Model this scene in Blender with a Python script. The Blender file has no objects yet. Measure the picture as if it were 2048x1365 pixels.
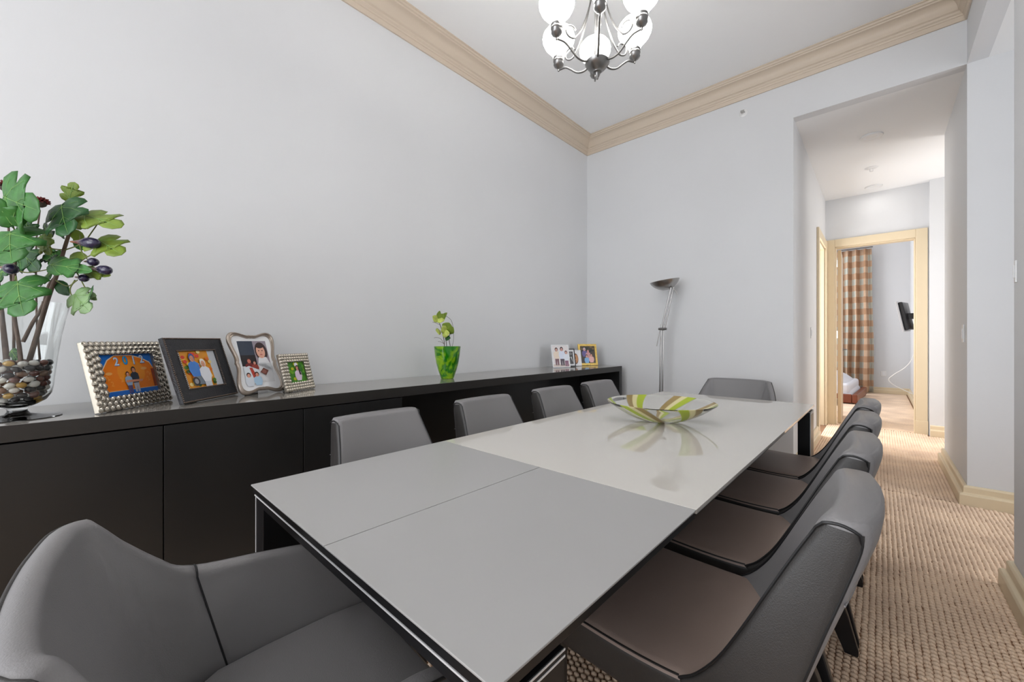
import bpy, bmesh, math, random
import numpy as np
from mathutils import Vector, Matrix
random.seed(7)
S = bpy.context.scene
C = S.collection
PI = math.pi

# ------------------------------------------------------------------ camera, light, exposure
YAW = math.atan2(734, 803)
cam = bpy.data.cameras.new('camera'); cam.sensor_width = 36; cam.lens = 803 / 2048 * 36
cam.clip_start = 0.02
co = bpy.data.objects.new('camera', cam); C.objects.link(co)
CAM_H = 1.16
co.location = (0, 0, CAM_H); co.rotation_euler = (PI / 2, 0, YAW)
S.camera = co
S.view_settings.view_transform = 'Standard'; S.view_settings.look = 'None'
S.view_settings.gamma = 1; S.view_settings.use_curve_mapping = False
S.view_settings.exposure = 0.40
w = bpy.data.worlds.new('sky'); S.world = w; w.use_nodes = True
bg = w.node_tree.nodes['Background']; bg.inputs[0].default_value = (0.75, 0.85, 1.0, 1); bg.inputs[1].default_value = 1.0

def area(name, loc, rot, sx, sy, power, col=(1, 1, 1)):
    l = bpy.data.lights.new(name, 'AREA'); l.shape = 'RECTANGLE'; l.size = sx; l.size_y = sy
    l.energy = power; l.color = col
    o = bpy.data.objects.new(name, l); C.objects.link(o); o.location = loc; o.rotation_euler = rot
    return o
area('window_daylight', (-1.1, -3.35, 1.7), (PI / 2, 0, 0), 2.7, 2.5, 84, (0.96, 0.98, 1.0))        # big window behind the camera, shines to +Y
area('rear_fill', (-1.1, -2.3, 3.55), (0, 0, 0), 2.0, 1.4, 26, (1.0, 0.98, 0.95))               # added fill lamp behind the camera, lifts floor, seats and ceiling
area('alcove_daylight', (2.9, 3.5, 1.6), (PI / 2, 0, PI / 2), 1.1, 2.2, 27, (0.95, 0.97, 1.0))      # from the side room, shines to -X
area('bedroom_daylight', (-2.9, 9.9, 1.6), (PI / 2, 0, -PI / 2), 3.0, 2.4, 110, (0.95, 0.97, 1.0))    # bedroom window, shines to +X
area('hall_fill', (1.9, 6.3, 1.6), (PI / 2, 0, PI / 2), 0.9, 2.0, 17, (1.0, 0.97, 0.93))  # added fill in front of the closed niche wall, brightens the hall
area('side_room_daylight', (-1.2, 6.45, 1.5), (PI / 2, 0, -PI / 2 - .35), .8, 2.2, 45, (0.98, 0.98, 1.0))   # window of the room left of the hall, shines to +X

# ------------------------------------------------------------------ helpers
def lin(c):
    return tuple(((x / 255) / 12.92 if x / 255 <= 0.04045 else ((x / 255 + 0.055) / 1.055) ** 2.4) for x in c)

def mat(name, col, rough=0.5, metal=0.0, bump=None, var=0.0, vscale=8, coat=0.0, trans=0.0, ior=1.45, emit=None, estr=0, spec=0.5, sheen=0):
    m = bpy.data.materials.new(name); m.use_nodes = True
    nt = m.node_tree; b = nt.nodes['Principled BSDF']
    b.inputs['Base Color'].default_value = (*col, 1); b.inputs['Roughness'].default_value = rough
    b.inputs['Metallic'].default_value = metal; b.inputs['Coat Weight'].default_value = coat
    b.inputs['Coat Roughness'].default_value = 0.05
    b.inputs['Transmission Weight'].default_value = trans; b.inputs['IOR'].default_value = ior
    b.inputs['Specular IOR Level'].default_value = spec
    if sheen: b.inputs['Sheen Weight'].default_value = sheen
    if emit: b.inputs['Emission Color'].default_value = (*emit, 1); b.inputs['Emission Strength'].default_value = estr
    tc = nt.nodes.new('ShaderNodeTexCoord')
    if var:
        n = nt.nodes.new('ShaderNodeTexNoise'); n.inputs['Scale'].default_value = vscale; n.inputs['Detail'].default_value = 4
        nt.links.new(tc.outputs['Object'], n.inputs['Vector'])
        r = nt.nodes.new('ShaderNodeValToRGB')
        r.color_ramp.elements[0].position = 0.3; r.color_ramp.elements[1].position = 0.7
        r.color_ramp.elements[0].color = (*[x * (1 - var) for x in col], 1)
        r.color_ramp.elements[1].color = (*[min(1, x * (1 + var)) for x in col], 1)
        nt.links.new(n.outputs['Fac'], r.inputs['Fac']); nt.links.new(r.outputs['Color'], b.inputs['Base Color'])
    if bump:
        sc, st = bump
        n = nt.nodes.new('ShaderNodeTexNoise'); n.inputs['Scale'].default_value = sc; n.inputs['Detail'].default_value = 3
        nt.links.new(tc.outputs['Object'], n.inputs['Vector'])
        bp = nt.nodes.new('ShaderNodeBump'); bp.inputs['Strength'].default_value = st; bp.inputs['Distance'].default_value = 0.002
        nt.links.new(n.outputs['Fac'], bp.inputs['Height']); nt.links.new(bp.outputs['Normal'], b.inputs['Normal'])
    return m

M = dict(
    wall=mat('wall_paint', (0.69, 0.697, 0.71), 0.6, bump=(180, 0.10), var=0.01, vscale=2),
    ceil=mat('ceiling_paint', (0.86, 0.865, 0.87), 0.7, bump=(150, 0.06)),
    crown=mat('crown_beige_paint', lin((206, 191, 173)), 0.45),
    trim=mat('trim_cream_paint', lin((222, 205, 174)), 0.4),
    carpet=mat('carpet_wool', lin((243, 214, 188)), 0.95, var=0.16, vscale=3.0, bump=(400, 0.6), spec=0.1),
    backing=mat('carpet_backing', lin((146, 114, 90)), 1.0, spec=0.05),
    black=mat('black_oak', (0.012, 0.012, 0.012), 0.32, bump=(60, 0.12)),
    blacktop=mat('black_satin_lacquer', (0.022, 0.020, 0.018), 0.35),
    topglass=mat('taupe_gloss_top', (0.25, 0.235, 0.215), 0.09, ior=1.9),
    gap=mat('dark_gap', (0.003, 0.003, 0.003), 0.8),
    leaf_panel=mat('grey_satin_panel', lin((162, 161, 160)), 0.32, var=0.01, vscale=3),
    white_glass=mat('white_glass', lin((202, 198, 191)), 0.012, ior=1.75),
    glass_edge=mat('white_glass_edge', lin((215, 218, 214)), 0.15),
    frame_black=mat('table_frame_black', (0.007, 0.007, 0.008), 0.30, spec=0.35),
    satin_rim=mat('satin_rim', (0.75, 0.75, 0.76), 0.35, 0.3),
    leather=mat('grey_leather', lin((126, 124, 125)), 0.40, bump=(450, 0.25), spec=0.5),
    leather_side=mat('dark_shaded_leather', lin((52, 50, 49)), 0.42, bump=(450, 0.25)),  # same leather as the backs, shade of sides and apron put into the colour
    leather_seat=mat('seat_leather', lin((146, 128, 119)), 0.42, bump=(450, 0.22)),  # same leather again, brown reflection on the seat tops put into the colour
    piping=mat('black_piping', (0.010, 0.010, 0.011), 0.45),
    leg=mat('black_leg', (0.012, 0.012, 0.014), 0.35),
    steel=mat('brushed_steel', (0.42, 0.41, 0.40), 0.28, 1.0),
    armsteel=mat('satin_nickel', (0.20, 0.195, 0.19), 0.38, 1.0),
    darksteel=mat('brushed_nickel', (0.24, 0.235, 0.23), 0.30, 1.0),
    chrome=mat('chrome', (0.75, 0.74, 0.72), 0.08, 1.0),
    champagne=mat('champagne_metal', (0.60, 0.55, 0.47), 0.14, 1.0),
    framebody=mat('antique_silver', (0.34, 0.31, 0.26), 0.38, 1.0),
    gold=mat('gold_metal', (0.72, 0.50, 0.14), 0.35, 0.8, bump=(300, 0.8), var=0.2, vscale=60),
    pewter=mat('taupe_metal', (0.40, 0.34, 0.29), 0.3, 0.7),
    croc=mat('black_croc_leather', (0.020, 0.020, 0.024), 0.30, bump=(160, 0.9)),
    beads=mat('bronze_beads', (0.20, 0.15, 0.12), 0.35, 0.7),
    whitecard=mat('white_card', (0.82, 0.83, 0.85), 0.4),
    plastic=mat('white_plastic', (0.80, 0.80, 0.80), 0.35),
    glass=mat('clear_glass', (0.97, 0.985, 0.98), 0.0, trans=1.0, ior=1.45),
    opal=mat('opal_shade', (0.95, 0.95, 0.93), 0.35, emit=(1.0, 0.985, 0.95), estr=11.0),
    bark=mat('bark', lin((104, 88, 78)), 0.8, bump=(60, 0.8), var=0.3, vscale=30),
    stem=mat('green_stem', lin((110, 120, 60)), 0.6),
    vein=mat('leaf_vein', lin((128, 168, 92)), 0.5),
    leaf1=mat('leaf_dark_green', lin((34, 82, 36)), 0.45, var=0.25, vscale=25, bump=(80, 0.4)),
    leaf2=mat('leaf_mid_green', lin((50, 106, 40)), 0.45, var=0.22, vscale=25, bump=(80, 0.4)),
    leaf3=mat('leaf_yellow_green', lin((108, 130, 40)), 0.5, var=0.2, vscale=25, bump=(80, 0.4)),
    leaf4=mat('leaf_pale_green', lin((124, 154, 106)), 0.5, var=0.2, vscale=25),
    leafD=mat('leaf_blackish_green', lin((34, 52, 36)), 0.45, var=0.2, vscale=25),
    orchid=mat('petal_lime', lin((176, 188, 92)), 0.5, var=0.25, vscale=40),
    twig=mat('dark_twig', lin((70, 60, 50)), 0.7),
    red=mat('dark_red_petal', lin((96, 22, 18)), 0.6, var=0.4, vscale=60),
    bed_white=mat('white_bedding', lin((222, 222, 228)), 0.8, bump=(12, 0.6)),
    bed_brown=mat('brown_bed_leather', lin((124, 66, 44)), 0.4, bump=(80, 0.2)),
    tv=mat('black_plastic', (0.015, 0.015, 0.017), 0.35),
    tvgrey=mat('silver_plastic', (0.55, 0.55, 0.56), 0.35),
    cable=mat('white_cable', (0.8, 0.8, 0.78), 0.5),
    panel=mat('door_cream', lin((206, 182, 148)), 0.4),
)
def fruit_mat():
    m = mat('fig_skin', (0.03, 0.02, 0.06), 0.25, coat=0.3)
    nt = m.node_tree; b = nt.nodes['Principled BSDF']
    tc = nt.nodes.new('ShaderNodeTexCoord'); sp = nt.nodes.new('ShaderNodeSeparateXYZ'); r = nt.nodes.new('ShaderNodeValToRGB')
    nt.links.new(tc.outputs['Generated'], sp.inputs[0]); nt.links.new(sp.outputs['Z'], r.inputs[0])
    e = r.color_ramp.elements; e[0].position = 0.05; e[0].color = (*lin((150, 90, 40)), 1); e[1].position = 0.6; e[1].color = (*lin((38, 32, 62)), 1)
    x = r.color_ramp.elements.new(0.3); x.color = (*lin((104, 28, 26)), 1)
    nt.links.new(r.outputs[0], b.inputs['Base Color'])
    return m
M['fig'] = fruit_mat()
def green_glass():
    m = mat('green_swirl_glass', (0.1, 0.5, 0.02), 0.05, trans=0.55, coat=0.3)
    nt = m.node_tree; b = nt.nodes['Principled BSDF']
    tc = nt.nodes.new('ShaderNodeTexCoord'); n = nt.nodes.new('ShaderNodeTexNoise'); n.inputs['Scale'].default_value = 9
    n.inputs['Distortion'].default_value = 2.5; n.inputs['Detail'].default_value = 2
    r = nt.nodes.new('ShaderNodeValToRGB'); nt.links.new(tc.outputs['Object'], n.inputs['Vector']); nt.links.new(n.outputs['Fac'], r.inputs[0])
    e = r.color_ramp.elements; e[0].position = 0.38; e[0].color = (*lin((40, 150, 20)), 1); e[1].position = 0.62; e[1].color = (*lin((180, 226, 40)), 1)
    nt.links.new(r.outputs[0], b.inputs['Base Color'])
    return m
M['green'] = green_glass()
def bowl_mat():
    m = mat('striped_glass', (1, 1, 1), 0.03, trans=1.0, ior=1.3)
    nt = m.node_tree; b = nt.nodes['Principled BSDF']; N = nt.nodes.new; L = nt.links.new
    tc = N('ShaderNodeTexCoord'); sp = N('ShaderNodeSeparateXYZ'); L(tc.outputs['Object'], sp.inputs[0])
    at = N('ShaderNodeMath'); at.operation = 'ARCTAN2'; L(sp.outputs['Y'], at.inputs[0]); L(sp.outputs['X'], at.inputs[1])
    ln = N('ShaderNodeVectorMath'); ln.operation = 'LENGTH'; L(tc.outputs['Object'], ln.inputs[0])
    sw = N('ShaderNodeMath'); sw.operation = 'MULTIPLY_ADD'; L(ln.outputs['Value'], sw.inputs[0]); sw.inputs[1].default_value = 2.6; L(at.outputs[0], sw.inputs[2])
    mu = N('ShaderNodeMath'); mu.operation = 'MULTIPLY_ADD'; L(sw.outputs[0], mu.inputs[0]); mu.inputs[1].default_value = 6 / (2 * PI); mu.inputs[2].default_value = 20.15
    fr = N('ShaderNodeMath'); fr.operation = 'FRACT'; L(mu.outputs[0], fr.inputs[0])
    def ramp(stops):
        r = N('ShaderNodeValToRGB'); r.color_ramp.interpolation = 'LINEAR'
        e = r.color_ramp.elements
        e[0].position, e[0].color = stops[0][0], (*stops[0][1], 1)
        e[1].position, e[1].color = stops[-1][0], (*stops[-1][1], 1)
        for p, c in stops[1:-1]:
            x = e.new(p); x.color = (*c, 1)
        L(fr.outputs[0], r.inputs[0]); return r
    W = (0.98, 0.99, 0.98); G = lin((186, 204, 74)); K = lin((236, 226, 178)); Bn = lin((172, 150, 102))
    rc = ramp([(0.0, W), (0.02, G), (0.18, G), (0.21, K), (0.30, K), (0.33, Bn), (0.46, Bn), (0.49, W), (1.0, W)])
    rt = ramp([(0.0, (1,) * 3), (0.02, (0.35,) * 3), (0.46, (0.35,) * 3), (0.49, (1,) * 3), (1.0, (1,) * 3)])
    L(rc.outputs[0], b.inputs['Base Color']); L(rt.outputs[0], b.inputs['Transmission Weight'])
    return m
M['bowl'] = bowl_mat()
def curtain_mat():
    m = mat('plaid_curtain', (0.5, 0.3, 0.2), 0.85)
    nt = m.node_tree; b = nt.nodes['Principled BSDF']; N = nt.nodes.new; L = nt.links.new
    uv = N('ShaderNodeUVMap'); sp = N('ShaderNodeSeparateXYZ'); L(uv.outputs[0], sp.inputs[0])
    def sq(out, n):
        a = N('ShaderNodeMath'); a.operation = 'MULTIPLY'; L(out, a.inputs[0]); a.inputs[1].default_value = n
        f = N('ShaderNodeMath'); f.operation = 'FRACT'; L(a.outputs[0], f.inputs[0])
        g = N('ShaderNodeMath'); g.operation = 'GREATER_THAN'; L(f.outputs[0], g.inputs[0]); g.inputs[1].default_value = 0.5
        return g.outputs[0]
    h = sq(sp.outputs['Y'], 12); v = sq(sp.outputs['X'], 8.5)
    ad = N('ShaderNodeMath'); ad.operation = 'ADD'; L(h, ad.inputs[0]); L(v, ad.inputs[1])
    dv = N('ShaderNodeMath'); dv.operation = 'MULTIPLY'; L(ad.outputs[0], dv.inputs[0]); dv.inputs[1].default_value = 0.5
    r = N('ShaderNodeValToRGB'); L(dv.outputs[0], r.inputs[0])
    r.color_ramp.elements[0].color = (*lin((184, 186, 176)), 1); r.color_ramp.elements[1].color = (*lin((168, 130, 100)), 1)
    x = r.color_ramp.elements.new(0.5); x.color = (*lin((190, 160, 134)), 1)
    L(r.outputs[0], b.inputs['Base Color'])
    return m
M['curtain'] = curtain_mat()
def print_mat():
    m = mat('photo_print', (1, 1, 1), 0.25)
    nt = m.node_tree; a = nt.nodes.new('ShaderNodeVertexColor'); a.layer_name = 'Col'
    nt.links.new(a.outputs[0], nt.nodes['Principled BSDF'].inputs['Base Color'])
    return m
M['print'] = print_mat()

def link(name, me, parent=None):
    o = bpy.data.objects.new(name, me); C.objects.link(o)
    if parent: o.parent = parent
    return o

def mesh(name, vs, fs, m, parent=None, smooth=False, recalc=True):
    me = bpy.data.meshes.new(name); me.from_pydata([tuple(v) for v in vs], [], fs)
    if recalc:
        b = bmesh.new(); b.from_mesh(me); bmesh.ops.recalc_face_normals(b, faces=b.faces); b.to_mesh(me); b.free()
    if smooth: me.polygons.foreach_set('use_smooth', [True] * len(me.polygons))
    if smooth: me.set_sharp_from_angle(angle=math.radians(85 if 'leather' in m.name else 48))
    me.materials.append(m)
    return link(name, me, parent)

def bevel(o, wd, seg=2, ang=40):
    b = o.modifiers.new('bevel', 'BEVEL'); b.width = wd; b.segments = seg; b.limit_method = 'ANGLE'; b.angle_limit = math.radians(ang)
    o.data.polygons.foreach_set('use_smooth', [True] * len(o.data.polygons))
    n = o.modifiers.new('wn', 'WEIGHTED_NORMAL'); n.keep_sharp = False
    return o
def subd(o, n=1):
    s = o.modifiers.new('sub', 'SUBSURF'); s.levels = n; s.render_levels = n
    o.data.polygons.foreach_set('use_smooth', [True] * len(o.data.polygons)); return o

class MB:
    def __init__(s): s.v = []; s.f = []
    def add(s, vs, fs):
        n = len(s.v); s.v += [Vector(v) for v in vs]; s.f += [tuple(i + n for i in f) for f in fs]; return s
    def box(s, x0, x1, y0, y1, z0, z1, mtx=None):
        vs = [Vector((x, y, z)) for z in (z0, z1) for y in (y0, y1) for x in (x0, x1)]
        if mtx: vs = [mtx @ v for v in vs]
        return s.add(vs, [(0, 2, 3, 1), (4, 5, 7, 6), (0, 1, 5, 4), (2, 6, 7, 3), (0, 4, 6, 2), (1, 3, 7, 5)])
    def loft(s, rings, close=True, caps=True):
        k = len(rings[0]); vs = [v for r in rings for v in r]; fs = []
        for i in range(len(rings) - 1):
            for j in range(k if close else k - 1):
                a = i * k + j; b = i * k + (j + 1) % k
                fs.append((a, b, b + k, a + k))
        if caps and close:
            fs.append(tuple(range(k - 1, -1, -1))); fs.append(tuple((len(rings) - 1) * k + j for j in range(k)))
        return s.add(vs, fs)
    def tube(s, pts, r, n=8, caps=True):
        pts = [Vector(p) for p in pts]; rs = r if isinstance(r, (list, tuple)) else [r] * len(pts)
        rings = []; up = None
        for i, p in enumerate(pts):
            t = (pts[min(i + 1, len(pts) - 1)] - pts[max(i - 1, 0)]).normalized()
            if up is None: up = Vector((0, 0, 1)) if abs(t.z) < 0.9 else Vector((1, 0, 0))
            a = t.cross(up).normalized(); up = a.cross(t).normalized()
            rings.append([p + (a * math.cos(q) + up * math.sin(q)) * rs[i] for q in [2 * PI * j / n for j in range(n)]])
        return s.loft(rings, True, caps)
    def lathe(s, prof, n=32, c=(0, 0, 0), mtx=None):
        rings = []
        for r, z in prof:
            rings.append([Vector((c[0] + r * math.cos(2 * PI * j / n), c[1] + r * math.sin(2 * PI * j / n), c[2] + z)) for j in range(n)])
        if mtx: rings = [[mtx @ v for v in g] for g in rings]
        return s.loft(rings)
    def ellipsoid(s, c, rad, mtx=None, n=10, m=6):
        rings = []
        for i in range(1, m):
            a = PI * i / m
            rings.append([Vector((rad[0] * math.sin(a) * math.cos(2 * PI * j / n), rad[1] * math.sin(a) * math.sin(2 * PI * j / n), -rad[2] * math.cos(a))) for j in range(n)])
        k = n; vs = [v for r in rings for v in r] + [Vector((0, 0, -rad[2])), Vector((0, 0, rad[2]))]; fs = []
        for i in range(len(rings) - 1):
            for j in range(k):
                a = i * k + j; b = i * k + (j + 1) % k; fs.append((a, b, b + k, a + k))
        q = len(vs)
        for j in range(k):
            fs.append((q - 2, (j + 1) % k, j)); fs.append((q - 1, (len(rings) - 1) * k + j, (len(rings) - 1) * k + (j + 1) % k))
        if mtx: vs = [mtx @ v for v in vs]
        return s.add([v + Vector(c) for v in vs], fs)
    def prism(s, poly, z0, z1, mtx=None):
        r = [[Vector((x, y, z)) for x, y in poly] for z in (z0, z1)]
        if mtx: r = [[mtx @ v for v in g] for g in r]
        return s.loft(r)
    def build(s, name, m, parent=None, smooth=False): return mesh(name, s.v, s.f, m, parent, smooth)

def tag(o, label, cat, group=None, kind=None):
    if label: o['label'] = label
    if cat: o['category'] = cat
    if group: o['group'] = group
    if kind: o['kind'] = kind
    return o
def thing(name, label, cat, loc, rz=0, group=None):
    o = bpy.data.objects.new(name, None); C.objects.link(o); o.empty_display_size = 0.1
    o.location = loc; o.rotation_euler = (0, 0, rz)
    return tag(o, label, cat, group)
def struct(o): o['kind'] = 'structure'; return o
def dup(root, loc, rz, label):
    r = root.copy(); C.objects.link(r); r.location = loc; r.rotation_euler = (0, 0, rz); r['label'] = label
    for ch in list(root.children):
        c = ch.copy(); C.objects.link(c); c.parent = r
        for g in ch.children:
            d = g.copy(); C.objects.link(d); d.parent = c
    return r
def cr(pts, n=6):
    """Catmull-Rom through a list of tuples"""
    P = [np.array(p, float) for p in pts]; P = [2 * P[0] - P[1]] + P + [2 * P[-1] - P[-2]]; out = []
    for i in range(1, len(P) - 2):
        for k in range(n):
            t = k / n; a, b, c, d = P[i - 1:i + 3]
            out.append(0.5 * ((2 * b) + (c - a) * t + (2 * a - 5 * b + 4 * c - d) * t * t + (-a + 3 * b - 3 * c + d) * t ** 3))
    out.append(P[-2]); return [tuple(o) for o in out]
def sweep(path, prof, m, name, parent=None, closed_ends=True):
    """profile (offset to the left of the path, height) swept with mitres along a horizontal path"""
    rings = []
    for i, p in enumerate(path):
        p = Vector(p); dn = []
        if i > 0: dn.append((p - Vector(path[i - 1])).normalized())
        if i < len(path) - 1: dn.append((Vector(path[i + 1]) - p).normalized())
        ns = [Vector((-d.y, d.x)) for d in dn]
        n = ns[0] if len(ns) == 1 else (ns[0] + ns[1]) / (1 + ns[0].dot(ns[1]))
        rings.append([Vector((p.x + n.x * o, p.y + n.y * o, z)) for o, z in prof])
    return MB().loft(rings).build(name, m, parent)

# ------------------------------------------------------------------ room shell
XL, XR, YF, ZC, ZH = -2.65, 0.46, 4.27, 3.618, 3.123
YB, XH, YE, YE2, ALC = -3.3, -0.555, 7.12, 7.02, 2.93
def wallbox(name, *boxes):
    b = MB()
    for q in boxes: b.box(*q)
    return struct(b.build(name, M['wall']))
wallbox('wall_left', (XL - .1, XL, YB - .1, YF + .1, 0, ZC))
wallbox('wall_far', (XL, XH, YF, YF + .1, 0, ZC), (XH, XR, YF, YF + .1, ZH, ZC))
wallbox('wall_right', (XR, XR + .1, YB, ALC, 0, ZC), (XR, XR + .1, ALC, YF + .1, ZH, ZC))
wallbox('wall_alcove_far', (XR, 3.0, YF, YF + .1, 0, ZH))
wallbox('wall_alcove_near', (XR + .1, 3.0, ALC - .1, ALC, 0, ZH))
wallbox('wall_alcove_right', (3.0, 3.1, ALC - .1, YF + .1, 0, ZH))
wallbox('wall_hall_right', (XR, 2.0, YF + .1, 5.59, 0, ZH))
wallbox('wall_hall_side', (2.0, 2.1, YF, YE2 + .2, 0, ZH))
D1a, D1b, D1z = 6.15, 6.97, 2.43
wallbox('wall_hall_left', (XH - .1, XH, YF + .1, D1a, 0, ZH), (XH - .1, XH, D1b, YE, 0, ZH), (XH - .1, XH, D1a, D1b, D1z, ZH))
D2a, D2b, D2z = -0.45, 0.338, 2.455
wallbox('wall_hall_end', (-3.0, D2a, YE, YE + .13, 0, ZH), (D2b, .455, YE, YE + .13, 0, ZH), (D2a, D2b, YE, YE + .13, D2z, ZH))
wallbox('wall_hall_end_right', (.455, 2.0, YE2, YE + .13, 0, ZH))
# back wall with a window opening behind the camera
wallbox('wall_back', (XL, -2.5, YB - .1, YB, 0, ZC), (.3, XR, YB - .1, YB, 0, ZC), (-2.5, .3, YB - .1, YB, 0, .4), (-2.5, .3, YB - .1, YB, 3.0, ZC))
BY = 12.06; BH = 3.6
wallbox('wall_bedroom_far', (-3.1, .6, BY, BY + .1, 0, BH))
wallbox('wall_bedroom_right', (.49, .59, YE + .13, BY, 0, BH))
wallbox('wall_bedroom_left', (-3.1, -3.0, YE, BY, 0, BH))
wallbox('wall_bedroom_near', (-3.1, .6, YE + .01, YE + .12, ZH + .1, BH))
wallbox('wall_side_room', (-2.6, -2.5, YF + .1, YE, 0, ZH))
struct(MB().box(-2.6, XH - .1, YF + .1, YE, ZH, ZH + .1).build('ceiling', M['ceil']))
struct(MB().box(XL - .1, XR + .1, YB - .1, YF + .1, ZC, ZC + .1).build('ceiling', M['ceil']))
struct(MB().box(XR + .1, 3.1, ALC - .1, YF, ZH, ZH + .1).build('ceiling', M['ceil']))
struct(MB().box(XH - .1, 2.1, YF + .1, YE2 + .2, ZH, ZH + .1).build('ceiling', M['ceil']))
struct(MB().box(-3.1, .6, YE, BY + .1, BH, BH + .1).build('ceiling', M['ceil']))
floor = struct(MB().box(-3.1, 3.1, YB - .1, BY + .1, -.1, 0).build('floor', M['backing']))

# crown moulding
cp = [(0, ZC - .182), (.012, ZC - .182), (.016, ZC - .150), (.022, ZC - .148), (.024, ZC - .138), (.034, ZC - .130), (.036, ZC - .118), (.048, ZC - .112)]
for k in range(7):
    a = k / 6; cp.append((.048 + .052 * (1 - math.cos(a * PI / 2)) , ZC - .112 + .075 * math.sin(a * PI / 2)))
cp += [(.106, ZC - .036), (.108, ZC - .026), (.118, ZC - .024), (.121, ZC - .010), (.132, ZC - .008), (.132, ZC), (0, ZC)]
for i, pth in enumerate([[(XL, YB), (XL, YF), (XR, YF)], None, None]): pass
def crown(name, a, b, na, nb):
    rings = []
    for p, n in ((a, na), (b, nb)):
        rings.append([Vector((p[0] + n[0] * o, p[1] + n[1] * o, z)) for o, z in cp])
    o = MB().loft(rings).build(name, M['crown']); bevel(o, .0015, 2, 25); return struct(o)
crown('trim_1', (XL, YB), (XL, YF), (1, 1), (1, -1))
crown('trim_2', (XL, YF), (XR, YF), (1, -1), (-1, -1))
crown('trim_3', (XR, YF), (XR, YB), (-1, -1), (-1, 1))
crown('trim_4', (XR, YB), (XL, YB), (-1, 1), (1, 1))

# baseboards: path runs so that the room is on the left of it
bp = [(0, 0), (.042, 0), (.042, .076), (.036, .086), (.024, .088), (.021, .092), (.021, .128), (.014, .138), (0, .140)]
def base(name, path):
    o = sweep(path, bp, M['trim'], name); bevel(o, .002, 2, 25); return struct(o)
base('baseboard_left', [(XL, YF), (XL, 4.14)])
base('baseboard_far', [(XH, YF), (XL, YF)][0:2])
base('baseboard_hall_left', [(XH, D1a - .11), (XH, YF)])
base('baseboard_right', [(XR, YB), (XR, ALC), (XR + .6, ALC)])
base('baseboard_hall_right', [(2.2, YF), (XR, YF), (XR, 5.59), (1.6, 5.59)])
base('baseboard_hall_end', [(1.9, YE2), (.458, YE2)])
base('baseboard_bedroom', [(.49, YE + .2), (.49, BY), (-3.0, BY)])

# door casings
def casing(name, boxes, m=M['trim']):
    b = MB()
    for q in boxes: b.box(*q)
    return struct(bevel(b.build(name, m), .004, 2))
cw = .105
casing('trim_5', [(D2a - cw, D2a, YE - .025, YE, 0, D2z + cw), (D2b, D2b + cw, YE - .025, YE, 0, D2z + cw), (D2a, D2b, YE - .025, YE, D2z, D2z + cw),
                  (D2a, D2a + .012, YE, YE + .13, 0, D2z), (D2b - .012, D2b, YE, YE + .13, 0, D2z), (D2a, D2b, YE, YE + .13, D2z - .012, D2z)])
casing('trim_6', [(D2b - .003, D2b + cw + .004, YE - .035, YE, 0, .17)])
casing('trim_7', [(XH, XH + .025, D1a - cw, D1a, 0, D1z + cw), (XH, XH + .025, D1b, D1b + .12, 0, D1z + cw), (XH, XH + .025, D1a, D1b, D1z, D1z + cw),
                  (XH - .1, XH, D1a, D1a + .012, 0, D1z), (XH - .1, XH, D1b - .012, D1b, 0, D1z), (XH - .1, XH, D1a, D1b, D1z - .012, D1z)])
# door in the hall's left wall, open into the side room
d1 = MB().box(XH - .90, XH - .105, D1b - .045, D1b - .005, .01, D1z - .014).build('door_1', M['panel']); bevel(d1, .003); struct(d1)
for z0, z1 in ((.2, 1.0), (1.15, 2.28)):
    p = MB().box(XH - .78, XH - .23, D1b - .052, D1b - .045, z0, z1).build('panel', M['panel'], d1); bevel(p, .004)
# bedroom door, swung open into the bedroom
d2 = thing('door_2', None, None, (D2a + .02, YE + .135, 0), math.radians(1.5)); d2['kind'] = 'structure'
p = MB().box(0, .04, 0, .80, .012, D2z - .02).build('door_leaf', M['panel'], d2); bevel(p, .003)
for z in (.25, 1.2, 2.2):
    MB().box(-.012, 0, -.01, .02, z, z + .1).build('hinge', M['chrome'], d2)
h = MB().tube([(.04, .72, 1.03), (.085, .72, 1.03)], .009).tube([(.085, .735, 1.03), (.085, .62, 1.03)], .009).lathe([(.026, 0), (.026, .006), (.02, .008)], 16, mtx=Matrix.Translation((.04, .72, 1.03)) @ Matrix.Rotation(PI / 2, 4, 'Y')).build('door_handle', M['darksteel'], d2, True)

# window behind the camera
wn = thing('window_1', None, None, (-1.1, YB, 0)); wn['kind'] = 'structure'
b = MB()
for x in (-1.4, -.47, .42, 1.35): b.box(x, x + .05, -.08, -.02, .4, 3.0)
b.box(-1.4, 1.4, -.08, -.02, .4, .46).box(-1.4, 1.4, -.08, -.02, 2.94, 3.0)
b.build('window_frame', M['plastic'], wn)

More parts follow.
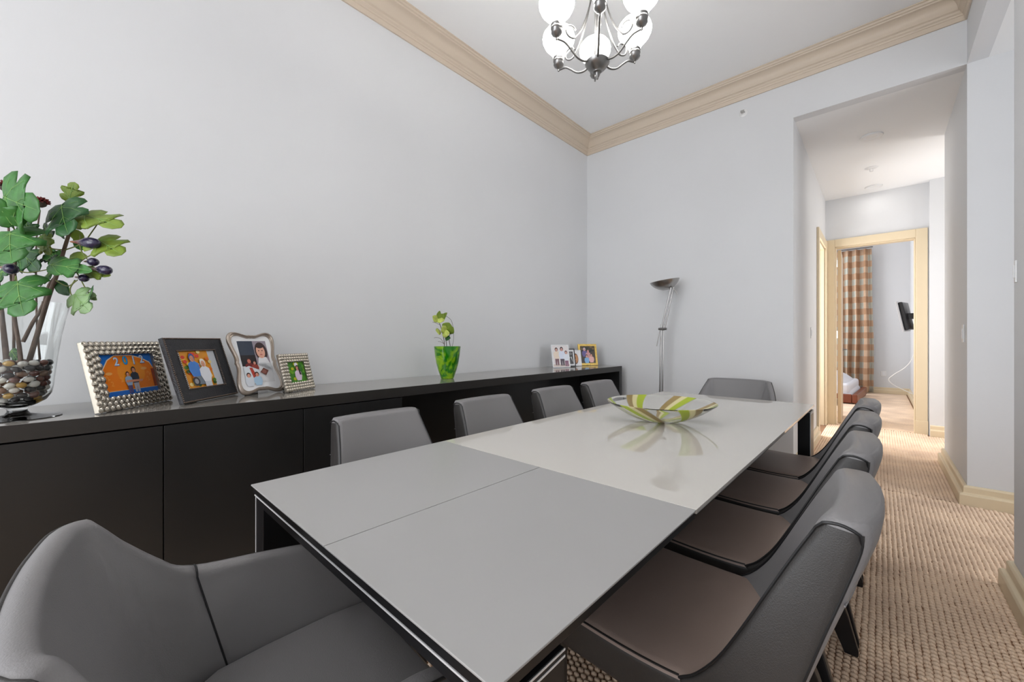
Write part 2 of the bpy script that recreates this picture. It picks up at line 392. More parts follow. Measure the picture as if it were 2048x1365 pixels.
# ------------------------------------------------------------------ carpet of woven loops
def carpet():
    PX, PY = .0215, .0245
    rx, ry, rz = .0126, .0100, .0095
    th = math.radians(-27)
    base_v = []
    for r, z in ((1.0, -.2), (.86, .55)):
        for j in range(7):
            a = 2 * PI * j / 7
            x, y = rx * r * math.cos(a), ry * r * math.sin(a)
            base_v.append((x * math.cos(th) - y * math.sin(th), x * math.sin(th) + y * math.cos(th), rz * z))
    base_v.append((0, 0, rz * .92)); base_v = np.array(base_v)
    bf = [(j, (j + 1) % 7, 7 + (j + 1) % 7, 7 + j) for j in range(7)]
    tf = [(7 + j, 7 + (j + 1) % 7, 14) for j in range(7)]
    cs = []
    def region(x0, x1, y0, y1):
        i0, i1 = math.ceil(x0 / PX), math.floor(x1 / PX)
        for i in range(i0, i1 + 1):
            ph = (i * 0.37) % 1 * PY
            n = int((y1 - y0) / PY)
            for k in range(n): cs.append((i * PX, y0 + ph + k * PY))
    region(-2.05, XR - .03, -.7, YF - .01)
    region(XH + .03, XR - .03, YF, YE)
    region(XR - .02, XR + .9, ALC + .04, YF - .04)
    region(XR - .02, XR + .9, 5.64, YE2 - .04)
    rng = np.random.default_rng(3)
    c = np.array(cs); n = len(c)
    c = c + rng.normal(0, .0009, c.shape)
    sc = rng.uniform(.92, 1.08, (n, 1, 1))
    v = base_v[None] * sc; v = v + np.concatenate([c, np.full((n, 1), .0018)], 1)[:, None, :]
    v = v.reshape(-1, 3)
    me = bpy.data.meshes.new('carpet')
    nb = 15
    loops = []; 
    q = np.array(bf).reshape(-1); t = np.array(tf).reshape(-1)
    per = np.concatenate([q, t]); off = (np.arange(n) * nb)[:, None]
    li = (per[None] + off).reshape(-1)
    sizes = np.tile(np.array([4] * 7 + [3] * 7), n); starts = np.concatenate([[0], np.cumsum(sizes)[:-1]])
    me.vertices.add(len(v)); me.vertices.foreach_set('co', v.reshape(-1))
    me.loops.add(len(li)); me.loops.foreach_set('vertex_index', li.astype(np.int32))
    me.polygons.add(len(sizes)); me.polygons.foreach_set('loop_start', starts.astype(np.int32)); me.polygons.foreach_set('loop_total', sizes.astype(np.int32))
    me.update(calc_edges=True); me.polygons.foreach_set('use_smooth', [True] * len(sizes))
    me.materials.append(M['carpet'])
    o = link('carpet_loops', me)
    tag(o, 'tan carpet of chunky braided loops covering the dining room and hall floor', 'carpet', kind='stuff')
carpet()
# flat-woven bedroom carpet (too far to pick out loops): ribs only
def ribs(name, x0, x1, y0, y1, lab):
    b = MB(); n = int((x1 - x0) / .03); vs = []; fs = []
    for i in range(n * 2 + 1):
        x = x0 + i * .015; z = .0075 if i % 2 else .0015
        vs += [(x, y0, z), (x, y1, z)]
    for i in range(n * 2): fs.append((2 * i, 2 * i + 2, 2 * i + 3, 2 * i + 1))
    o = mesh(name, vs, fs, M['carpet'], smooth=True, recalc=False); tag(o, lab, 'carpet', kind='stuff')
ribs('bedroom_carpet', -2.9, .44, YE + .01, BY - .05, 'ribbed tan carpet on the bedroom floor beyond the open door')

# ------------------------------------------------------------------ console (sideboard) along the left wall
CZ = .8825; CX1 = -2.115; CY0, CY1 = -2.0, 4.13
con = thing('console_cabinet', 'long low black sideboard running the length of the left wall', 'sideboard', (0, 0, 0))
slab = MB().box(XL + .003, CX1, CY0, CY1, CZ - .057, CZ - .0012).build('worktop', M['blacktop'], con); bevel(slab, .001)
MB().box(XL + .003, CX1 - .001, CY0, CY1 - .001, CZ - .0011, CZ).build('top_surface', M['topglass'], con)['label'] = 'glossy taupe top surface'
MB().box(XL + .003, CX1 - .03, CY0, 1.33, .02, CZ - .064).build('body', M['black'], con)
seams = [-1.88, -1.35, -.82, -.29, .2457, .777, 1.34]
for a, b2 in zip(seams[:-1], seams[1:]):
    d = MB().box(CX1 - .03, CX1 - .004, a + .002, b2 - .002, .045, CZ - .063).build('cabinet_door', M['black'], con); bevel(d, .0015)
MB().box(XL + .003, CX1 - .002, CY1 - .057, CY1, 0, CZ - .058).build('end_panel', M['black'], con)
MB().box(XL + .003, XL + .02, 1.345, CY1 - .06, 0, CZ - .058).build('back_panel', M['black'], con)
MB().box(XL + .02, CX1 - .05, CY0 + .02, 1.33, 0, .02).build('plinth', M['gap'], con)

# ------------------------------------------------------------------ dining table
TZ = .734; TX0, TX1, TY0, TY1, TSEAM, TM = -1.362, -.333, .352, 3.362, 1.066, -.838
tb = thing('dining_table', 'long dining table with glossy white glass top and grey satin extension leaf', 'table', ((TX0 + TX1) / 2, (TY0 + TY1) / 2, 0), math.radians(-.5))
tx, ty = (TX0 + TX1) / 2, (TY0 + TY1) / 2
hx = (TX1 - TX0) / 2
def tbox(name, x0, x1, y0, y1, z0, z1, m, bv=.0015, parent=tb, label=None):
    o = MB().box(x0 - tx, x1 - tx, y0 - ty, y1 - ty, z0, z1).build(name, m, parent)
    if bv: bevel(o, bv)
    if label: o['label'] = label
    return o
tbox('glass_top', TX0, TX1, TSEAM + .001, TY1, TZ - .012, TZ, M['white_glass'], .001, label='glossy white glass table top')
tbox('extension_leaf', TX0, TM - .0012, TY0, TSEAM - .001, TZ - .004, TZ, M['leaf_panel'], .001, label='satin grey extension leaf, left half')
tbox('extension_leaf', TM + .0012, TX1, TY0, TSEAM - .001, TZ - .004, TZ, M['leaf_panel'], .001, label='satin grey extension leaf, right half')
tbox('leaf_core', TX0 + .004, TX1 - .004, TY0 + .004, TSEAM, TZ - .024, TZ - .0042, M['frame_black'])
tbox('top_core', TX0 + .012, TX1 - .012, TSEAM, TY1 - .01, TZ - .03, TZ - .0125, M['frame_black'])
# end portal beams with satin rims
for y0, y1 in ((TY0 + .012, TY0 + .075), (TY1 - .085, TY1 - .02)):
    tbox('end_beam', TX0 + .075, TX1 - .075, y0, y1, TZ - .058, TZ - .033, M['frame_black'])
tbox('beam_rim', TX0 + .004, TX1 - .004, TY0 + .008, TY0 + .0118, TZ - .034, TZ - .0305, M['satin_rim'], 0)
tbox('side_rail', TX0 + .10, TX0 + .14, TY0 + .08, TY1 - .09, TZ - .075, TZ - .031, M['frame_black'])
tbox('side_rail', TX1 - .14, TX1 - .10, TY0 + .08, TY1 - .09, TZ - .075, TZ - .031, M['frame_black'])
for sx in (0, 1):
    for sy in (0, 1):
        x0, x1 = (TX0 + .003, TX0 + .073) if sx == 0 else (TX1 - .073, TX1 - .003)
        y0, y1 = (TY0 + .012, TY0 + .15) if sy == 0 else (TY1 - .15, TY1 - .012)
        lg = tbox('leg', x0, x1, y0, y1, 0.004, TZ - .033, M['frame_black'], .002)
        e = (x0, x0 + .004) if sx == 0 else (x1 - .004, x1)
        yn = (y0 - .0012, y0 - .0001)
        for q in ((e[0], e[1], yn[0], yn[1], .004, TZ - .034), (x0, x1, yn[0], yn[1], TZ - .0375, TZ - .034)):
            r = tbox('leg_rim', *q, M['satin_rim'], 0, parent=None); r.parent = lg
        xf = (x0 - .0012, x0 - .0001) if sx == 0 else (x1 + .0001, x1 + .0012)
        for zt in (TZ - .034, TZ - .044):
            r = tbox('leg_rim', xf[0], xf[1], y0, y1, zt - .003, zt, M['satin_rim'], 0, parent=None); r.parent = lg

# ------------------------------------------------------------------ chairs
def rrect(P, Q, wd, ex, r, exi=None, n=4):
    """rounded rectangle ring; P,Q front/back centre points (y,z); wd half-width, ex x-curvature (back bulge)"""
    P = Vector((0, P[0], P[1])); Q = Vector((0, Q[0], Q[1])); d = Q - P; L = d.length; d.normalize()
    r = min(r, L * .45, wd * .5); pts = []
    for (cx, cd, a0) in ((wd - r, L - r, 0), (-(wd - r), L - r, 90), (-(wd - r), r, 180), (wd - r, r, 270)):
        for k in range(n + 1):
            a = math.radians(a0 + 90 * k / n)
            pts.append((cx + r * math.cos(a), cd + r * math.sin(a)))
    # extra points along the long faces
    out = []
    for i, p in enumerate(pts):
        out.append(p)
        q = pts[(i + 1) % len(pts)]
        if abs(p[0] - q[0]) > wd:
            for t in (.2, .4, .6, .8): out.append((p[0] + (q[0] - p[0]) * t, p[1] + (q[1] - p[1]) * t))
    res = []
    for x, t in out:
        v = P + d * t; v.x = x; e = ex if exi is None else exi + (ex - exi) * (t / L)
        v.y -= e * (1 - abs(x / wd) ** 2.4); res.append(v)
    return res
# stations: P(y,z) inner, Q(y,z) outer, half width, bulge
ST_SEAT = [((.262, .452), (.258, .372), .232, 0, .020), ((.25, .461), (.245, .362), .240, 0, .022), ((.15, .463), (.14, .358), .250, -.000, .022), ((.0, .458), (.0, .355), .254, 0, .022),
           ((-.10, .458), (-.12, .345), .252, 0, .022), ((-.17, .460), (-.20, .335), .246, 0, .020), ((-.235, .456), (-.24, .345), .235, 0, .018)]
ST_BACK = [((-.125, .452), (-.225, .338), .250, .0, .012, .105), ((-.158, .478), (-.268, .352), .250, .002, .014, .095), ((-.198, .53), (-.305, .425), .246, .006, .016, .072), ((-.236, .60), (-.340, .53), .236, .010, .018, .050),
           ((-.275, .68), (-.372, .63), .222, .014, .020, .036), ((-.312, .755), (-.402, .72), .208, .018, .022, .028), ((-.342, .812), (-.424, .792), .199, .020, .024, .024),
           ((-.356, .836), (-.427, .829), .195, .022, .024, .022), ((-.368, .8435), (-.420, .843), .191, .022, .02, .022)]
def interp(st, n):
    rows = cr([(*q[0], *q[1], *q[2:]) for q in st], n)
    return [((r[0], r[1]), (r[2], r[3]), *r[4:]) for r in rows]
def make_chair(label, loc, rz):
    t = thing('dining_chair', label, 'chair', loc, rz, 'armless leather dining chairs along the table')
    rs = [rrect(*s) for s in interp(ST_SEAT, 3)]
    # split seat: upper pad and lower apron share the ring; one leather in two tones, shade of the sides put into the darker
    o = MB().loft(rs).build('seat', M['leather_seat'], t, True)
    o.data.materials.append(M['leather_side'])
    for p in o.data.polygons:
        if p.center.z < .447 or abs(p.normal.z) < .5: p.material_index = 1
    rb = [rrect(*s) for s in interp(ST_BACK, 4)]
    o = MB().loft(rb).build('backrest', M['leather'], t, True)
    o.data.materials.append(M['leather_side'])
    NR = len(rb[0])
    for p in o.data.polygons:
        ri = min(v // NR for v in p.vertices); rj = max(v // NR for v in p.vertices)
        if ri != rj and rj <= len(rb) - 6 and all(abs(rb[v // NR][v % NR].x) > max(q.x for q in rb[v // NR]) - .0075 for v in p.vertices): p.material_index = 1
    # piping along the four long edges of the back, side seams of the seat
    N = len(rb[0]); sb = interp(ST_BACK, 4)
    def edge(sd, which, st, rin):
        pts = []
        for P, Q, wd, ex, r, *_ in st:
            P3 = Vector((0, *P)); Q3 = Vector((0, *Q)); d = (Q3 - P3); L = d.length; d.normalize(); r = min(r, L * .45)
            v = P3 + d * (r * .32 if which == 0 else L - r * .32); v.x = sd * (wd - r * .30) ; pts.append(v)
        return pts
    for sd in (-1, 1):
        nb_ = len(sb) - 7
        e0 = edge(sd, 0, sb, 0)[:nb_]; e1 = edge(sd, 1, sb, 0)[6:nb_]
        top = sb[nb_ + 1]; P3 = Vector((0, *top[0])); Q3 = Vector((0, *top[1]))
        arc = [P3.lerp(Q3, k) + Vector((sd * (top[2] + .001), 0, .012 * math.sin(PI * k) - .004)) for k in (.16, .24, .34, .45, .56, .67, .77, .85)]
        MB().tube(e0 + arc + e1[::-1], .0028, 6).build('piping', M['piping'], t, True)
        es = edge(sd, 0, interp(ST_SEAT, 3)[:14], 0)
        pp = MB().tube(es, .0026, 6).build('piping', M['piping'], t, True)
    es = [Vector((x, .2615, .4485)) for x in (-.215, 0, .215)]
    MB().tube(es, .0024, 6).build('piping', M['piping'], t, True)
    # top seam across the back's rear
    k = sb[-14]
    q = []
    for i in range(9):
        x = -k[2] * .98 + 2 * k[2] * .98 * i / 8
        q.append((x, k[1][0] - k[3] * (1 - (x / k[2]) ** 2) - .0005, k[1][1]))
    MB().tube(q, .0016, 5).build('seam', M['leather'], t, True)
    for sx in (-1, 1):
        x = sx * .205
        rg = []
        for z, y, a, bq in ((.004, .205, .013, .016), (.15, .215, .017, .020), (.30, .222, .020, .026), (.352, .222, .026, .034), (.375, .215, .032, .044)):
            rg.append([Vector((x + u * a, y + v * bq, z)) for u, v in ((-1, -1), (1, -1), (1, 1), (-1, 1))])
        l = MB().loft(rg).build('leg', M['leg'], t); bevel(l, .004)
        rg = []
        for z, y, xx, a, bq in ((.008, -.365, .252, .010, .020), (.03, -.362, .250, .011, .024), (.15, -.325, .238, .014, .033), (.27, -.28, .224, .016, .042), (.372, -.235, .210, .018, .048)):
            rg.append([Vector((sx * xx + u * a, y + v * bq, z)) for u, v in ((-1, -1), (1, -1), (1, 1), (-1, 1))])
        l = MB().loft(rg).build('leg', M['leg'], t); bevel(l, .004)
        g = MB().lathe([(.008, .001), (.009, .004), (.009, .009)], 10, c=(sx * .252, -.372, 0)).build('foot_glide', M['chrome'], None, True)
        g.parent = l
    return t
ch_right = [(1.11, 'leather side chair nearest the camera on the hall side of the table'),
            (1.68, 'leather side chair second from the camera on the hall side'),
            (2.24, 'leather side chair third from the camera on the hall side'),
            (2.79, 'leather side chair farthest from the camera on the hall side, before the hall opening')]
c0 = make_chair('grey ' + ch_right[0][1], (-.44, 1.11, 0), PI / 2)
for y, lab in ch_right[1:]: dup(c0, (-.44, y, 0), PI / 2, 'grey ' + lab)
for y, lab in [(.91, 'grey leather side chair nearest the camera between sideboard and grey table leaf'),
               (1.556, 'grey leather side chair on the sideboard side, standing before the green vase'),
               (2.2, 'grey leather side chair on the sideboard side, third from the camera'),
               (2.785, 'grey leather side chair on the sideboard side nearest the corner photo frames')]:
    dup(c0, (-1.245, y, 0), -PI / 2, lab)

# armchairs at both heads
ARM = [((.205, .235), (.222, .240, .500)), ((.205, .19), (.246, .205, .572)), ((.205, .12), (.266, .13, .612)), ((.205, .02), (.276, .02, .628)), ((.203, -.07), (.268, -.12, .650)), ((.195, -.105), (.254, -.175, .692)), ((.18, -.13), (.236, -.228, .755)),
       ((.155, -.15), (.214, -.268, .815)), ((.12, -.162), (.192, -.290, .830)), ((.055, -.168), (.09, -.302, .833)), ((0, -.17), (0, -.305, .834))]
def make_armchair(label, loc, rz):
    t = thing('armchair', label, 'chair', loc, rz, 'leather armchairs at the table heads')
    st = [(*a, *b) for a, b in ARM]; st = st + [(-s[0], s[1], -s[2], s[3], s[4]) for s in st[-2::-1]]
    rows = cr(st, 5); n = len(rows); rings = []
    def out2(i, a, b):
        p = rows[max(i - 1, 0)]; q = rows[min(i + 1, n - 1)]
        d = Vector((q[a] - p[a], q[b] - p[b])).normalized(); return Vector((d.y * -1, d.x)) * -1
    for i, r in enumerate(rows):
        nb = out2(i, 0, 1); ntp = out2(i, 2, 3)
        # outward = away from the centre
        if nb.dot(Vector((r[0], r[1] - .1))) < 0: nb = -nb
        if ntp.dot(Vector((r[2], r[3] - .1))) < 0: ntp = -ntp
        bi = Vector((r[0], r[1], .43)); ti = Vector((r[2], r[3], r[4]))
        tk = .052
        bo = Vector((r[0] + nb.x * tk, r[1] + nb.y * tk, .345)); to = Vector((r[2] + ntp.x * .046, r[3] + ntp.y * .046, r[4] - .004))
        up = Vector((0, 0, 1)); mid = (ti + to) / 2; hr = (ti - to).length / 2; inw = (ti - to).normalized()
        cc = mid - up * hr * .95; t2 = cc + inw * hr; o2 = cc - inw * hr
        ring = [bi + (t2 - bi) * k for k in (0, .15, .35, .55, .75, .9)]
        ring += [cc + inw * hr * math.cos(q) + up * hr * .95 * math.sin(q) for q in [PI * k / 8 for k in range(9)]]
        ring += [bo + (o2 - bo) * k for k in (.9, .7, .45, .2, 0)]
        ring += [bo * .5 + bi * .5 - up * .03]
        rings.append(ring)
    k1 = 20; k2 = n - 21
    for nm, a, b in (('armrest', 0, k1), ('backrest', k1, k2), ('armrest', k2, n - 1)):
        MB().loft(rings[a:b + 1]).build(nm, M['leather'], t, True)
    for kk in (k1, k2):
        MB().tube([v + (v - (rings[kk][2] + rings[kk][17]) / 2).normalized() * .0006 for v in rings[kk][0:18]], .0020, 6).build('seam', M['piping'], t, True)
    MB().tube([rings[i][12] for i in range(n)], .0030, 6).build('piping', M['leather_side'], t, True)
    for e in (0, n - 1):
        MB().tube([v for v in rings[e][1:18]], .0030, 6).build('piping', M['leather_side'], t, True)
    sr = []
    for P, Q, wd in (((.252, .447), (.248, .365), .196), ((.24, .459), (.235, .352), .205), ((.14, .462), (.13, .348), .209), ((0, .457), (0, .345), .209), ((-.09, .455), (-.10, .342), .20), ((-.165, .452), (-.175, .345), .15)):
        sr.append(rrect(P, Q, wd, 0, .02))
    o = MB().loft(sr).build('seat', M['leather'], t, True); 
    for sx in (-1, 1):
        rg = []
        for z, y, a, bq in ((.004, .16, .014, .018), (.18, .17, .018, .024), (.33, .18, .024, .034), (.36, .18, .026, .036)):
            rg.append([Vector((sx * .205 + u * a, y + v * bq, z)) for u, v in ((-1, -1), (1, -1), (1, 1), (-1, 1))])
        bevel(MB().loft(rg).build('leg', M['leg'], t), .004)
        rg = []
        for z, y, xx, a, bq in ((.008, -.31, .235, .010, .020), (.15, -.25, .215, .014, .033), (.34, -.16, .18, .018, .045)):
            rg.append([Vector((sx * xx + u * a, y + v * bq, z)) for u, v in ((-1, -1), (1, -1), (1, 1), (-1, 1))])
        bevel(MB().loft(rg).build('leg', M['leg'], t), .004)
    return t
a0 = make_armchair('grey leather armchair at the near head of the table, tucked under the grey leaf', (-.852, .285, 0), math.radians(-5))
dup(a0, (-.90, 3.60, 0), PI, 'dark leather armchair at the far head of the table, back to the far wall')

# ------------------------------------------------------------------ glass bowl
bw = thing('glass_bowl', 'shallow glass bowl with green and brown swirled stripes on the white table top', 'bowl', (-.855, 2.10, TZ + .0005))
prof = [(.0, .004)]
for k in range(13):
    a = k / 12; r = .05 + .222 * a; prof.append((r, .002 + .100 * (a ** 1.75)))
inn = [(r - .001, z + .005) for r, z in prof[::-1]]
outp = [(.001, 0), (.045, 0)] + prof[2:]
MB().lathe(outp + [(.2732, .1035), (.2735, .1045), (.2728, .1055), (.2718, .1052)] + [(r - .0015, z + .0035) for r, z in prof[::-1][:-1]] + [(.001, .0055)], 64).build('bowl_body', M['bowl'], bw, True)

# ------------------------------------------------------------------ photo frames
class Pic:
    def __init__(s, w, h): s.w, s.h = w, h; s.v = []; s.f = []; s.c = []; s.k = 0
    def poly(s, pts, col):
        z = s.k * .00012; s.k += 1; n = len(s.v)
        s.v += [((x - .5) * s.w, (y - .5) * s.h, z) for x, y in pts]; s.f.append(tuple(range(n, n + len(pts)))); s.c.append(lin(col)); return s
    def rect(s, x0, y0, x1, y1, col): return s.poly([(x0, y0), (x1, y0), (x1, y1), (x0, y1)], col)
    def ell(s, cx, cy, rx, ry, col, n=18, rot=0):
        return s.poly([(cx + rx * math.cos(a) * math.cos(rot) - ry * math.sin(a) * math.sin(rot), cy + rx * math.cos(a) * math.sin(rot) + ry * math.sin(a) * math.cos(rot)) for a in [2 * PI * i / n for i in range(n)]], col)
    def person(s, x, y, k, hair, skin, shirt, legs=None, a=1.0):
        """head centre x,y; k = head height"""
        kx = k * s.h / s.w
        if legs: s.poly([(x - kx * .6, y - k * 2.3), (x + kx * .6, y - k * 2.3), (x + kx * .55, y - k * 4.2), (x + kx * .1, y - k * 4.3), (x, y - k * 2.9), (x - kx * .1, y - k * 4.3), (x - kx * .55, y - k * 4.2)], legs)
        s.poly([(x - kx * .3, y - k * .4), (x + kx * .3, y - k * .4), (x + kx * .85, y - k * .75), (x + kx * .95, y - k * 1.6), (x + kx * .6, y - k * 2.5), (x - kx * .6, y - k * 2.5), (x - kx * .95, y - k * 1.6), (x - kx * .85, y - k * .75)], shirt)
        s.ell(x, y + k * .08, kx * .47, k * .58, hair); s.ell(x, y - k * .06, kx * .34, k * .44, skin)
        s.ell(x - kx * .13, y + k * .0, kx * .045, k * .035, (40, 28, 24), 8); s.ell(x + kx * .13, y + k * .0, kx * .045, k * .035, (40, 28, 24), 8)
        s.ell(x, y - k * .26, kx * .12, k * .04, (170, 80, 74), 8); return s
    def text(s, txt, x, y, size, col, rot=0):
        cu = bpy.data.curves.new('t', 'FONT'); cu.body = txt; cu.size = size; cu.align_x = 'CENTER'; cu.offset = size * .02
        ob = bpy.data.objects.new('t', cu); C.objects.link(ob)
        me = ob.to_mesh(); z = s.k * .00012; s.k += 1; n = len(s.v); cr_, sr_ = math.cos(rot), math.sin(rot)
        for v in me.vertices:
            s.v.append(((x - .5) * s.w + (v.co.x * cr_ - v.co.y * sr_), (y - .5) * s.h + (v.co.x * sr_ + v.co.y * cr_), z))
        for p in me.polygons: s.f.append(tuple(i + n for i in p.vertices)); s.c.append(lin(col))
        ob.to_mesh_clear(); bpy.data.objects.remove(ob); bpy.data.curves.remove(cu); return s
    def build(s, parent, cx, cy, z, name='photo_print'):
        me = bpy.data.meshes.new(name); me.from_pydata([(x + cx, y + cy, q + z) for x, y, q in s.v], [], s.f)
        at = me.color_attributes.new('Col', 'FLOAT_COLOR', 'CORNER')
        i = 0
        for p, c in zip(me.polygons, s.c):
            for _ in p.vertices: at.data[i].color = (*c, 1); i += 1
        b = bmesh.new(); b.from_mesh(me)
        for f in b.faces:
            f.normal_update()
            if f.normal.z < 0: f.normal_flip()
        b.to_mesh(me); b.free()
        me.materials.append(M['print']); return link(name, me, parent)

def frame_root(A, B, lean, label, group, t):
    A = Vector((*A, CZ)); B = Vector((*B, CZ)); dx = (B - A).normalized(); back = Vector((-dx.y, dx.x, 0)); th = math.radians(lean)
    up = Vector((0, 0, math.cos(th))) + back * math.sin(th); fr = dx.cross(up)
    if fr.dot(back) > 0: fr = -fr
    o = thing('photo_frame', label, 'picture frame', (0, 0, 0), 0, group)
    mt = Matrix((dx, up, fr)).transposed().to_4x4(); mt.translation = (A + B) / 2 + Vector((0, 0, .0008))
    o.matrix_world = mt; return o, (B - A).length, th
def stand(root, H, th, m):
    b_ = .35 * H * math.sin(th) + .055
    y1 = H * .62; y0 = b_ * math.sin(th) + .001; z0 = -b_ * math.cos(th)
    v = []
    for x, (y, z) in ((-.03, (y1, -.001)), (.03, (y1, -.001)), (.035, (y0, z0)), (-.035, (y0, z0))):
        v.append((x, y, z))
    vs = v + [(x, y - .003, z - .004) for x, y, z in v]
    vs[6] = (vs[6][0], vs[2][1] + .0015, vs[2][2] - .004); vs[7] = (vs[7][0], vs[3][1] + .0015, vs[3][2] - .004)
    mesh('easel_stand', vs, [(0, 1, 2, 3), (7, 6, 5, 4), (0, 4, 5, 1), (1, 5, 6, 2), (2, 6, 7, 3), (3, 7, 4, 0)], m, root)
def ring_frame(root, w_, h_, bw_, t, m, name='frame', inner_z=None, bv=.002):
    iz = t if inner_z is None else inner_z
    x, xi = w_ / 2, w_ / 2 - bw_
    o = [(-x, 0), (x, 0), (x, h_), (-x, h_)]; i = [(-xi, bw_), (xi, bw_), (xi, h_ - bw_), (-xi, h_ - bw_)]
    vs = [(a, b, 0.0) for a, b in o] + [(a, b, t) for a, b in o] + [(a, b, iz) for a, b in i] + [(a, b, 0.0) for a, b in i]
    fs = []
    for k in range(4):
        j = (k + 1) % 4
        fs += [(k, j, 4 + j, 4 + k), (4 + k, 4 + j, 8 + j, 8 + k), (8 + k, 8 + j, 12 + j, 12 + k), (12 + k, 12 + j, j, k)]
    ob = mesh(name, vs, fs, m, root); bevel(ob, bv); return ob
def hammered(root, w_, h_, bw_, t, m, nx, ny, rows=3):
    b = MB(); sx = w_ / nx; sy = h_ / ny; rr = bw_ / rows
    def dome(x, y, ang):
        mt = Matrix.Rotation(ang, 4, 'Z') @ Matrix.Rotation(math.radians(16), 4, 'X')
        b.ellipsoid((x, y, t - .001), (sx * .56, rr * .72, .0062), mt, 8, 4)
    for r in range(rows):
        off = (r % 2) * .5
        o = (r + .5) * rr
        n = int((w_ - 2 * o) / sx)
        for i in range(n + 1):
            x = -(w_ / 2 - o) + (w_ - 2 * o) * (i + .0) / n
            dome(x, o, 0); dome(x, h_ - o, PI)
        n2 = int((h_ - 2 * o) / sx)
        for i in range(1, n2):
            y = o + (h_ - 2 * o) * i / n2
            dome(-(w_ / 2 - o), y, -PI / 2); dome(w_ / 2 - o, y, PI / 2)
    ob = b.build('hammered_scales', m, root, True); ob['kind'] = 'stuff'; return ob

G1 = 'photo frames on the near end of the sideboard'
# 1: hammered silver frame
r, w_, th = frame_root((-2.182, .055), (-2.457, .300), 13, 'wide hammered silver frame holding an orange 2012 photo', G1, 0)
H = .276
ring_frame(r, w_, H, .052, .022, M['framebody'])
hammered(r, w_, H, .052, .022, M['champagne'], 15, 11)
MB().box(-w_ / 2 + .01, w_ / 2 - .01, .01, H - .01, .001, .008).build('backing', M['tv'], r)
stand(r, H, th, M['tv'])
p = Pic(w_ - .104, H - .104); p.rect(0, 0, 1, 1, (30, 110, 200))
p.poly([(.0, .12), (1, .12), (1, .62), (.95, .78), (.80, .90), (.62, .98), (.30, .99), (.16, .88), (.03, .62)], (246, 224, 190))
p.poly([(.0, .13), (1, .13), (1, .60), (.94, .76), (.79, .88), (.61, .96), (.30, .97), (.17, .86), (.045, .62)], (240, 128, 28))
p.ell(.55, .55, .26, .32, (246, 150, 36)); p.rect(.94, .13, 1, .6, (150, 60, 30))
for x, y in ((.14, .55), (.80, .62)): p.ell(x, y, .06, .035, (248, 178, 96))
for i, (x, y) in enumerate(((.16, .25), (.34, .33), (.86, .30), (.12, .4), (.9, .45))): p.text('2', x, y, .028, (250, 160, 60), .2 * i)
for i, (c, x, y) in enumerate((('2', .31, .74), ('0', .47, .76), ('1', .63, .75), ('2', .79, .77))):
    p.text(c, x + .006, y - .012, .050, (34, 96, 168)); p.text(c, x, y, .047, (206, 224, 240) if c != '0' else (40, 160, 220))
p.rect(0.03, 0.02, .97, .10, (30, 104, 196))
p.person(.58, .60, .13, (40, 28, 28), (206, 140, 110), (44, 52, 66), (180, 180, 190)); p.person(.45, .50, .11, (60, 30, 30), (222, 156, 130), (150, 180, 210), (90, 80, 120))
p.poly([(.38, .30), (.70, .30), (.72, .35), (.40, .36)], (212, 148, 120))
p.build(r, 0, H / 2, .0095)
# 2: black croc frame
r, w_, th = frame_root((-2.213, .303), (-2.464, .570), 18, 'black crocodile-textured frame with a photo of two children on a motorbike', G1, 0)
H = .300; w_ = .35
ring_frame(r, w_, H, .062, .020, M['croc'], inner_z=.014)
b = MB()
for q, n in ((.004, 62), (.060, 42)):
    pts = []
    x, y0, y1 = w_ / 2 - q, q, H - q
    per = [(-x, y0), (x, y0), (x, y1), (-x, y1)]
    for k in range(4):
        a, c = per[k], per[(k + 1) % 4]; L = math.hypot(c[0] - a[0], c[1] - a[1]); m_ = int(L / .0085)
        for i in range(m_): b.ellipsoid((a[0] + (c[0] - a[0]) * i / m_, a[1] + (c[1] - a[1]) * i / m_, .0205 if q < .01 else .0155), (.0036, .0036, .0036), None, 6, 4)
o = b.build('bead_edging', M['beads'], r, True); o['kind'] = 'stuff'
MB().box(-w_ / 2 + .01, w_ / 2 - .01, .01, H - .01, .001, .006).build('backing', M['whitecard'], r)
stand(r, H, th, M['tv'])
p = Pic(w_ - .124, H - .124); p.rect(0, 0, 1, 1, (206, 210, 216)); p.rect(.06, .0, .80, 1, (226, 150, 40))
for i in range(46):
    x, y = .08 + .70 * random.random(), random.random() * .96 + .02
    p.ell(x, y, .05, .05, random.choice([(240, 190, 60), (90, 130, 50), (214, 60, 36), (240, 220, 150), (60, 90, 40), (230, 120, 40)]), 9)
p.ell(.42, .20, .24, .13, (120, 130, 140)); p.ell(.25, .17, .09, .12, (60, 60, 66)); p.ell(.55, .15, .10, .13, (56, 54, 60)); p.ell(.25, .17, .05, .07, (150, 150, 156))
p.person(.30, .80, .20, (60, 84, 150), (216, 150, 120), (70, 130, 210)); p.person(.55, .64, .20, (236, 232, 224), (220, 160, 130), (236, 238, 244), (210, 214, 222))
p.build(r, 0, H / 2, .0075)
